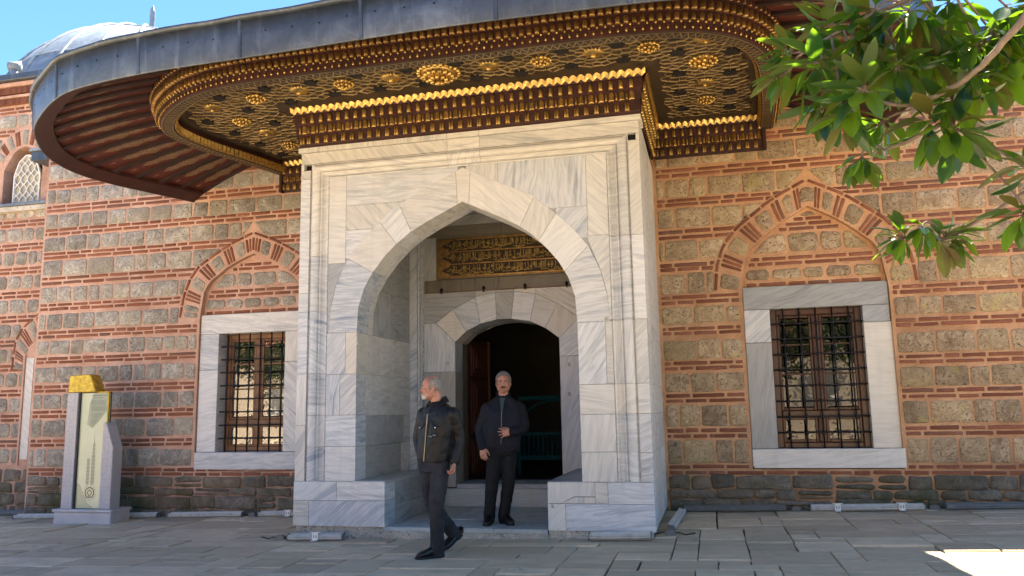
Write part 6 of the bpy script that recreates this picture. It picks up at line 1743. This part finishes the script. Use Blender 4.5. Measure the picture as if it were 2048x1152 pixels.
for k in range(30):
    z = .42+k*.020
    if z < .80: mb.add([(-6.36, y_, z), (-6.31, y_, z), (-6.31, y_, z+.013), (-6.36, y_, z+.013)], [(0, 1, 2, 3)])
    w = .030 if z < .85 else .022; mb.add([(-6.25-w, y_, z), (-6.25+w, y_, z), (-6.25+w, y_, z+.013), (-6.25-w, y_, z+.013)], [(0, 1, 2, 3)])
mb.add([(-6.256, y_, 1.0), (-6.244, y_, 1.0), (-6.248, y_, 1.18)], [(0, 1, 2)])
mb.build('lettering', M['print_dark'], gp)
mb = MB(); y_ = 1.5414; ec = (-6.285, .30)
def arcs(r0, r1, t0, t1, n=20):
    for k in range(n):
        a, b = lerp(t0, t1, k/n), lerp(t0, t1, (k+1)/n)
        mb.add([(ec[0]+r0*math.cos(a), y_, ec[1]+r0*math.sin(a)), (ec[0]+r0*math.cos(b), y_, ec[1]+r0*math.sin(b)), (ec[0]+r1*math.cos(b), y_, ec[1]+r1*math.sin(b)), (ec[0]+r1*math.cos(a), y_, ec[1]+r1*math.sin(a))], [(0, 1, 2, 3)])
arcs(.068, .082, -1.25, 4.39); 
def ln(a, b, w=.010):
    dx, dz = b[0]-a[0], b[1]-a[1]; L = math.hypot(dx, dz); nx, nz = -dz/L*w/2, dx/L*w/2
    mb.add([(ec[0]+a[0]+nx, y_, ec[1]+a[1]+nz), (ec[0]+a[0]-nx, y_, ec[1]+a[1]-nz), (ec[0]+b[0]-nx, y_, ec[1]+b[1]-nz), (ec[0]+b[0]+nx, y_, ec[1]+b[1]+nz)], [(0, 1, 2, 3)])
ln((0, .046), (-.042, .0)); ln((0, .046), (.042, 0)); ln((-.042, 0), (-.010, -.036)); ln((.042, 0), (.010, -.036)); ln((-.010, -.034), (-.010, -.078)); ln((.010, -.034), (.010, -.078))
for k in range(26):
    a = math.pi*2*k/26
    if k % 7: ln((.100*math.cos(a), .100*math.sin(a)), (.112*math.cos(a), .112*math.sin(a)), .007)
mb.build('emblem', M['print_black'], gp)
mb = MB(); mb.slab([(-6.745, 1.778), (-6.24, 1.778), (-6.35, 2.03), (-6.385, 2.05), (-6.70, 2.04), (-6.73, 2.02)], 1.50, 1.70, .012); mb.build('gold_cap', M['gold_sign'], st)
mb = MB(); mb.box(-6.238, -6.03, 1.53, 1.60, 1.768, 1.785); mb.box(-6.048, -6.028, 1.53, 1.56, 1.33, 1.767); mb.build('gold_edge', M['gold_sign'], st)

# ================================================================== floodlight bars along the walls
def light_bar(xa, ya, xb, yb, label, brackets=(), dark=False, tilt=.0):
    a, b = Vector((xa, ya, GR(xa)+.012)), Vector((xb, yb, GR(xb)+.012)); L = (b-a).length; d = (b-a).normalized(); n = Vector((d.y, -d.x, 0)); c = (a+b)/2
    t = thing('light_bar', tuple(c), label, 'floodlight', 'floodlight bars along the foot of the walls')
    up = Vector((0, 0, 1)); h, w = .062, .080
    def sec(P, mat, name, parent=t, s0=0, s1=L):
        mb = MB(); V = []
        for s in (s0, s1):
            for o, z in P: V.append(a+d*s+n*o+up*z)
        k = len(P); mb.add(V, [(i, (i+1) % k, k+(i+1) % k, k+i) for i in range(k)]+[tuple(range(k-1, -1, -1)), tuple(range(k, 2*k))]); return mb.build(name, M[mat], parent)
    body = sec([(0, 0), (w*.75, 0), (w, .018), (w*.92, .030), (w, .040), (w*.80, h), (w*.72, h), (w*.70, h-.012), (.012, h-.004+.02*tilt), (0, h+.012)], 'alu_dark' if dark else 'aluminium', 'housing')
    sec([(w*.68, h-.010), (.016, h-.004), (.016, h-.001), (w*.68, h-.006)], 'lens' if dark else 'plastic_white', 'lens', t, .02, L-.02)
    for s in (-.006, L-.004): sec([(0-.002, -.002), (w+.004, -.002), (w+.004, .045), (w*.82, h+.004), (-.002, h+.014)], 'alu_dark', 'end_cap', t, s, s+.010)
    for s in brackets:
        mb = MB(); s = s*L
        mb.obox(a+d*s+n*(w+.008)+up*.045, d*.035, n*.003, up*.042); mb.obox(a+d*s+n*(w+.03)+up*.004, d*.035, n*.025, up*.003)
        mb.obox(a+d*s+n*(w+.003)+up*.088, d*.06, n*.012, up*.004)
        o = mb.build('bracket', M['plastic_white'], t); mb = MB()
        for q in (-.014, .014): mb.obox(a+d*(s+q)+n*(w+.0115)+up*.045, d*.004, n*.001, up*.014)
        mb.build('bolt_slot', M['cable'], o)
    return t
YB = Dw-.13
light_bar(-9.4, YW-.16, -8.22, YW-.13, 'floodlight bar at the foot of the set back left wing', dark=True)
light_bar(-8.10, YB, -6.95, YB, 'floodlight bar running behind the marble stele at far left')
light_bar(-6.18, YB, -5.50, YB+.02, 'short floodlight bar just right of the marble stele')
light_bar(-5.28, YB-.02, -4.06, YB+.01, 'long grey floodlight bar under the left window')
light_bar(-3.78, YB, -2.75, YB+.01, 'floodlight bar with a white bracket beside the left flank of the portal', (.47,))
light_bar(-2.06, -.14, -1.40, -.10, 'short floodlight bar with white bracket before the left portal plinth', (.52,), tilt=.5)
light_bar(1.42, -.14, 2.06, -.13, 'floodlight bar lying before the right portal plinth')
light_bar(2.20, .35, 2.27, 1.93, 'floodlight bar running back along the right flank of the portal')
light_bar(2.33, YB+.02, 3.56, YB, 'dark floodlight bar between the portal and the right window', dark=True)
light_bar(3.86, YB-.02, 5.16, YB-.03, 'pale floodlight bar with two white brackets under the right window', (.24, .80))
light_bar(5.40, YB-.03, 7.3, YB-.02, 'dark floodlight bar at the far right of the wall', dark=True)
def jbox(x, y, label):
    z = GR(x); t = thing('junction_box', (x, y, z), label, 'cable box', 'cable boxes between the floodlight bars')
    mb = MB(); mb.box(x-.055, x+.055, y-.03, y+.03, z+.004, z+.05); mb.box(x-.03, x+.03, y-.022, y+.022, z+.05, z+.062); mb.build('case', M['alu_dark'], t)
    for s in (-1, 1):
        mb = MB(); mb.tube([(x+s*.05, y, z+.03), (x+s*.09, y-.01, z+.035), (x+s*.16, y+.01, z+.012), (x+s*.26, y+.02, z+.03)], .008, 6); mb.build('cable', M['cable'], t)
jbox(3.70, YB+.02, 'small dark cable box between the two bars under the right window'); jbox(-2.20, -.10, 'grey cable box at the left front corner of the portal')
jbox(2.24, .14, 'grey cable box at the right front corner of the portal'); jbox(-3.92, YB+.02, 'small cable box under the left window'); jbox(5.28, YB+.0, 'small cable box right of the right window')

# ================================================================== magnolia
def leafmat():
    m = NT('magnolia_leaf'); t = m.t; p = m.pos(); r = m.rand(); geo = m.n('NewGeometry')
    n = m.noise(p, 14, 4)
    top = m.ramp(m.math('FRACT', m.math('ADD', m.math('MULTIPLY', r, 3.1), m.math('MULTIPLY', n, .3))), [(0, (.004, .021, .014)), (.5, (.008, .031, .017)), (1, (.018, .043, .012))])
    und = m.ramp(m.math('FRACT', m.math('MULTIPLY', r, 7.3)), [(0, (.016, .034, .011)), (.5, (.050, .036, .010)), (1, (.095, .048, .013))])
    c = m.mix(geo.outputs['Backfacing'], top, und)
    m.set(c, m.math('ADD', m.math('MULTIPLY', geo.outputs['Backfacing'], .4), .20), 0, .5)
    tr = m.n('BsdfTranslucent', ins={0: (.28, .55, .015, 1)}); mx = m.n('MixShader', ins={0: .27})
    m.l(m.b.outputs[0], mx.inputs[1]); m.l(tr.outputs[0], mx.inputs[2]); m.l(mx.outputs[0], m.out.inputs[0]); return m.mat
M['leaf'] = leafmat(); M['twig'] = simple('twig', (.17, .13, .095), .85, var=.3, nscale=30, bump=.6)
def leaf_mesh(seed):
    rr = random.Random(seed); bend = rr.uniform(-.05, .30); fold = rr.uniform(.05, .32); w = rr.uniform(.16, .20); wv = rr.uniform(-.03, .03)
    V, F = [], []; st_ = [(0, .02), (.10, .16), (.28, .66), (.48, .98), (.66, .97), (.82, .70), (.93, .35), (1.0, .02)]
    for t, k in st_:
        z = -bend*t*t+.02*math.sin(6*t)
        for s in (-1, -.5, 0, .5, 1): V.append((s*w*k+wv*math.sin(3*t), t, z+abs(s)*w*k*fold+(.006*math.sin(9*t+s) if abs(s) == 1 else 0)-(.004 if s == 0 else 0)))
    for i in range(len(st_)-1):
        for k in range(4): F.append((i*5+k, i*5+k+1, i*5+6+k, i*5+5+k))
    me = bpy.data.meshes.new('leaf'); me.from_pydata(V, [], F); me.materials.append(M['leaf']); me.polygons.foreach_set('use_smooth', [True]*len(F)); return me
LM = [leaf_mesh(k) for k in range(9)]
tree = thing('magnolia_tree', (7.6, -5.2, GR(7.6)), 'magnolia with glossy dark leaves, some sunlit lime green, hanging in from upper right', 'tree')
MB1 = [(7.6,-5.2,-.2),(7.5,-5.2,1.6),(7.2,-5.3,3.0),(6.6,-5.4,4.0)]
mb = MB(); mb.tube([Vector(p) for p in smooth_curve(MB1, 2)], [lerp(.17, .09, k/20) for k in range(len(smooth_curve(MB1, 2)))], 10); mb.build('trunk', M['bark'], tree, True)
BRS = [([(6.6,-5.4,4.0),(5.6,-5.5,3.9),(4.434,-5.611,3.319),(4.089,-5.641,2.975),(3.949,-5.648,2.802),(3.864,-5.55,2.705),(3.779,-5.457,2.649),(3.657,-5.376,2.607),(3.549,-5.351,2.611),(3.44,-5.385,2.66)], .026, .005),
       ([(7.2,-5.3,3.0),(5.6,-5.0,3.2),(4.678,-4.783,3.068),(4.177,-4.973,2.831),(4.046,-4.991,2.745),(3.88,-5.121,2.656),(3.741,-5.242,2.549),(3.619,-5.162,2.51),(3.555,-5.074,2.511)], .03, .005),
       ([(7.45,-5.2,2.2),(5.6,-5.0,2.6),(4.597,-4.817,2.492),(4.188,-4.788,2.338),(4.018,-4.71,2.239),(3.853,-4.736,2.153)], .025, .005),
       ([(5.6,-5.5,3.9),(4.6,-5.6,3.5),(4.089,-5.60,3.15),(3.881,-5.393,3.12),(3.672,-5.242,3.13),(3.452,-5.089,3.113),(3.234,-5.024,3.024)], .022, .006)]
bp = []
for P, r0, r1 in BRS:
    Q = smooth_curve(P, 2); mb = MB(); mb.tube([q+Vector((rng.uniform(-.004, .004), 0, rng.uniform(-.004, .004))) for q in Q], [lerp(r0, r1, (k/len(Q))**.7) for k in range(len(Q))], 8); mb.build('branch', M['twig'], tree, True); bp += Q
CLU = [((3.512,-5.278,3.078),(-.6,-.3,-.5),1.0),((3.247,-5.307,2.855),(-.7,-.4,-.2),1.05),((3.406,-5.447,2.666),(-.5,-.5,.1),1.0),((3.37,-5.346,2.60),(-.3,-.1,-.9),1.0),((3.665,-5.362,2.525),(-.7,-.4,-.4),1.05),((3.775,-5.329,2.489),(.3,-.3,-.8),1.1),
 ((3.189,-4.94,3.08),(-.9,0,.2),.8),((3.153,-4.932,2.972),(-.8,.1,-.3),.85),((3.643,-5.339,3.01),(0,-.3,-.9),1.0),((3.793,-5.195,2.991),(.2,-.2,-1),1.1),((3.959,-4.946,2.99),(.2,0,-.9),1.1),((3.987,-5.241,2.92),(.3,-.2,-.7),1.1),((4.024,-5.31,2.752),(.4,-.1,-.8),1.0),
 ((3.713,-4.794,2.962),(-.2,.2,-.6),.95),((3.606,-4.783,2.725),(-.5,.1,-.6),.9),((3.851,-5.343,2.694),(.1,-.2,-1),1.05),((3.655,-4.777,2.165),(-.85,-.45,-.05),.78),((3.841,-4.739,2.148),(.35,.2,.25),.82),((4.0,-5.351,2.307),(-.5,.1,.5),.8),((3.985,-5.327,2.121),(-.3,-.3,-.3),.8),
 ((3.443,-4.98,3.066),(-.4,.1,-.4),1.0),((3.626,-5.032,3.019),(0,0,-.7),1.05),((3.385,-4.914,3.22),(-.6,0,.3),1.0),((3.469,-4.992,2.50),(-.2,0,-1),.8),((3.30,-5.164,2.70),(-.4,0,-.8),.9),((4.054,-5.241,3.023),(.4,0,-.6),1.0),((3.872,-5.096,3.147),(0,-.2,-.5),1.0),((4.09,-4.802,2.938),(.4,0,-.6),1.0),((3.826,-4.867,2.943),(0,0,-.8),1.0),
 ((3.75,-4.78,2.20),(-.2,-.3,-.6),.75),((3.90,-4.72,2.17),(.6,.1,-.2),.75),((3.48,-5.25,2.99),(-.5,-.3,-.6),1.0),((3.33,-5.22,2.76),(-.6,-.3,-.6),1.0),((3.78,-5.3,2.62),(-.2,-.4,-.7),1.0),((3.90,-5.3,2.85),(0,-.3,-.8),1.0),((4.05,-5.15,2.88),(.3,0,-.7),1.1),
 ((3.54,-5.12,2.93),(-.3,-.2,-.7),1.0),((3.72,-5.2,2.86),(.1,-.2,-.8),1.0),((3.40,-5.1,2.90),(-.5,-.1,-.5),1.0),((3.95,-5.1,2.80),(.1,-.2,-.8),1.0),((3.58,-5.3,2.80),(-.2,-.5,-.4),.95)]
LV = []
tw = MB()
for c_, ax, sc in CLU:
    c_, ax = Vector(c_), Vector(ax).normalized(); q = min(bp, key=lambda p: (p-(c_-ax*.12)).length)
    m_ = (q+c_)/2-ax*.03+Vector((0, 0, .02)); P = smooth_curve([q, m_, c_-ax*.05, c_+ax*.02], 1)
    mb = MB(); mb.tube(P, [.0065-.0025*k/len(P) for k in range(len(P))], 6); mb.build('twig', M['twig'], tree, True)
    s_ = ax.orthogonal().normalized(); v_ = ax.cross(s_); n_ = rng.randint(12, 17)
    for k in range(n_):
        a = k*2.4+rng.uniform(-.3, .3); el = lerp(1.45, .35, k/n_)+rng.uniform(-.15, .15)
        d = (ax*math.cos(el)+(s_*math.cos(a)+v_*math.sin(a))*math.sin(el)).normalized(); d = (d+Vector((0, 0, -.10))).normalized()
        L = rng.uniform(.14, .215)*sc
        side_ = d.cross(Vector((rng.uniform(-.35, .35), rng.uniform(-.35, .35), 1))).normalized(); up_ = side_.cross(d)
        if rng.random() < .12: side_, up_ = -side_, -up_
        R_ = Matrix((side_, d, up_)).transposed()
        p0 = c_-ax*.03*rng.random()
        tw.tube([p0, p0+d*.025], .0022, 4)
        LV.append((p0+d*.022, R_, L))
LV.sort(key=lambda e: -(seen(e[0])*e[2]/(e[0]-CAMP).length))
LVR = LV[300:]
for p, R_, L in LV[:300]:
    q = R_.to_euler(); link('leaf', rng.choice(LM), tree, p, q, (L, L, L))
tw.build('leaf_stalks', M['twig'], tree, kind='stuff')
mb = MB(); base = [v.co.copy() for v in LM[0].vertices]; fs = [tuple(f.vertices) for f in LM[0].polygons]
for p, R_, L in LVR: mb.add([R_ @ (v*L)+p for v in base], fs)
rr = random.Random(12)
CAMF, CAMR, CAMU = _f, _r2, _u2
def inview(p):
    d = p-CAMP; z = d.dot(CAMF)
    return z > 0 and abs(d.dot(CAMR)/z*1609.7) < 1045 and abs(d.dot(CAMU)/z*1609.7) < 600
for k in range(3300):  # unseen upper crown, added outside the view to shade the leaves below
    u, v, q = rr.uniform(0, 6.283), rr.uniform(-1, 1), rr.uniform(.15, 1)**.5; cc = math.sqrt(1-v*v)
    p = Vector((4.7+2.5*q*cc*math.cos(u), -4.55+1.7*q*cc*math.sin(u), 4.75+1.25*q*v))
    if inview(p+Vector((0, 0, -.15))) or inview(p): continue
    d = Vector((rr.uniform(-1, 1), rr.uniform(-1, 1), rr.uniform(-1, .3))).normalized(); s_ = d.cross(Vector((rr.uniform(-.4, .4), rr.uniform(-.4, .4), 1))).normalized()*.045; L = rr.uniform(.15, .22)
    mb.add([p, p+d*L*.5+s_, p+d*L, p+d*L*.5-s_], [(0, 1, 2, 3)])
mb.build('leaves', M['leaf'], tree, kind='stuff')
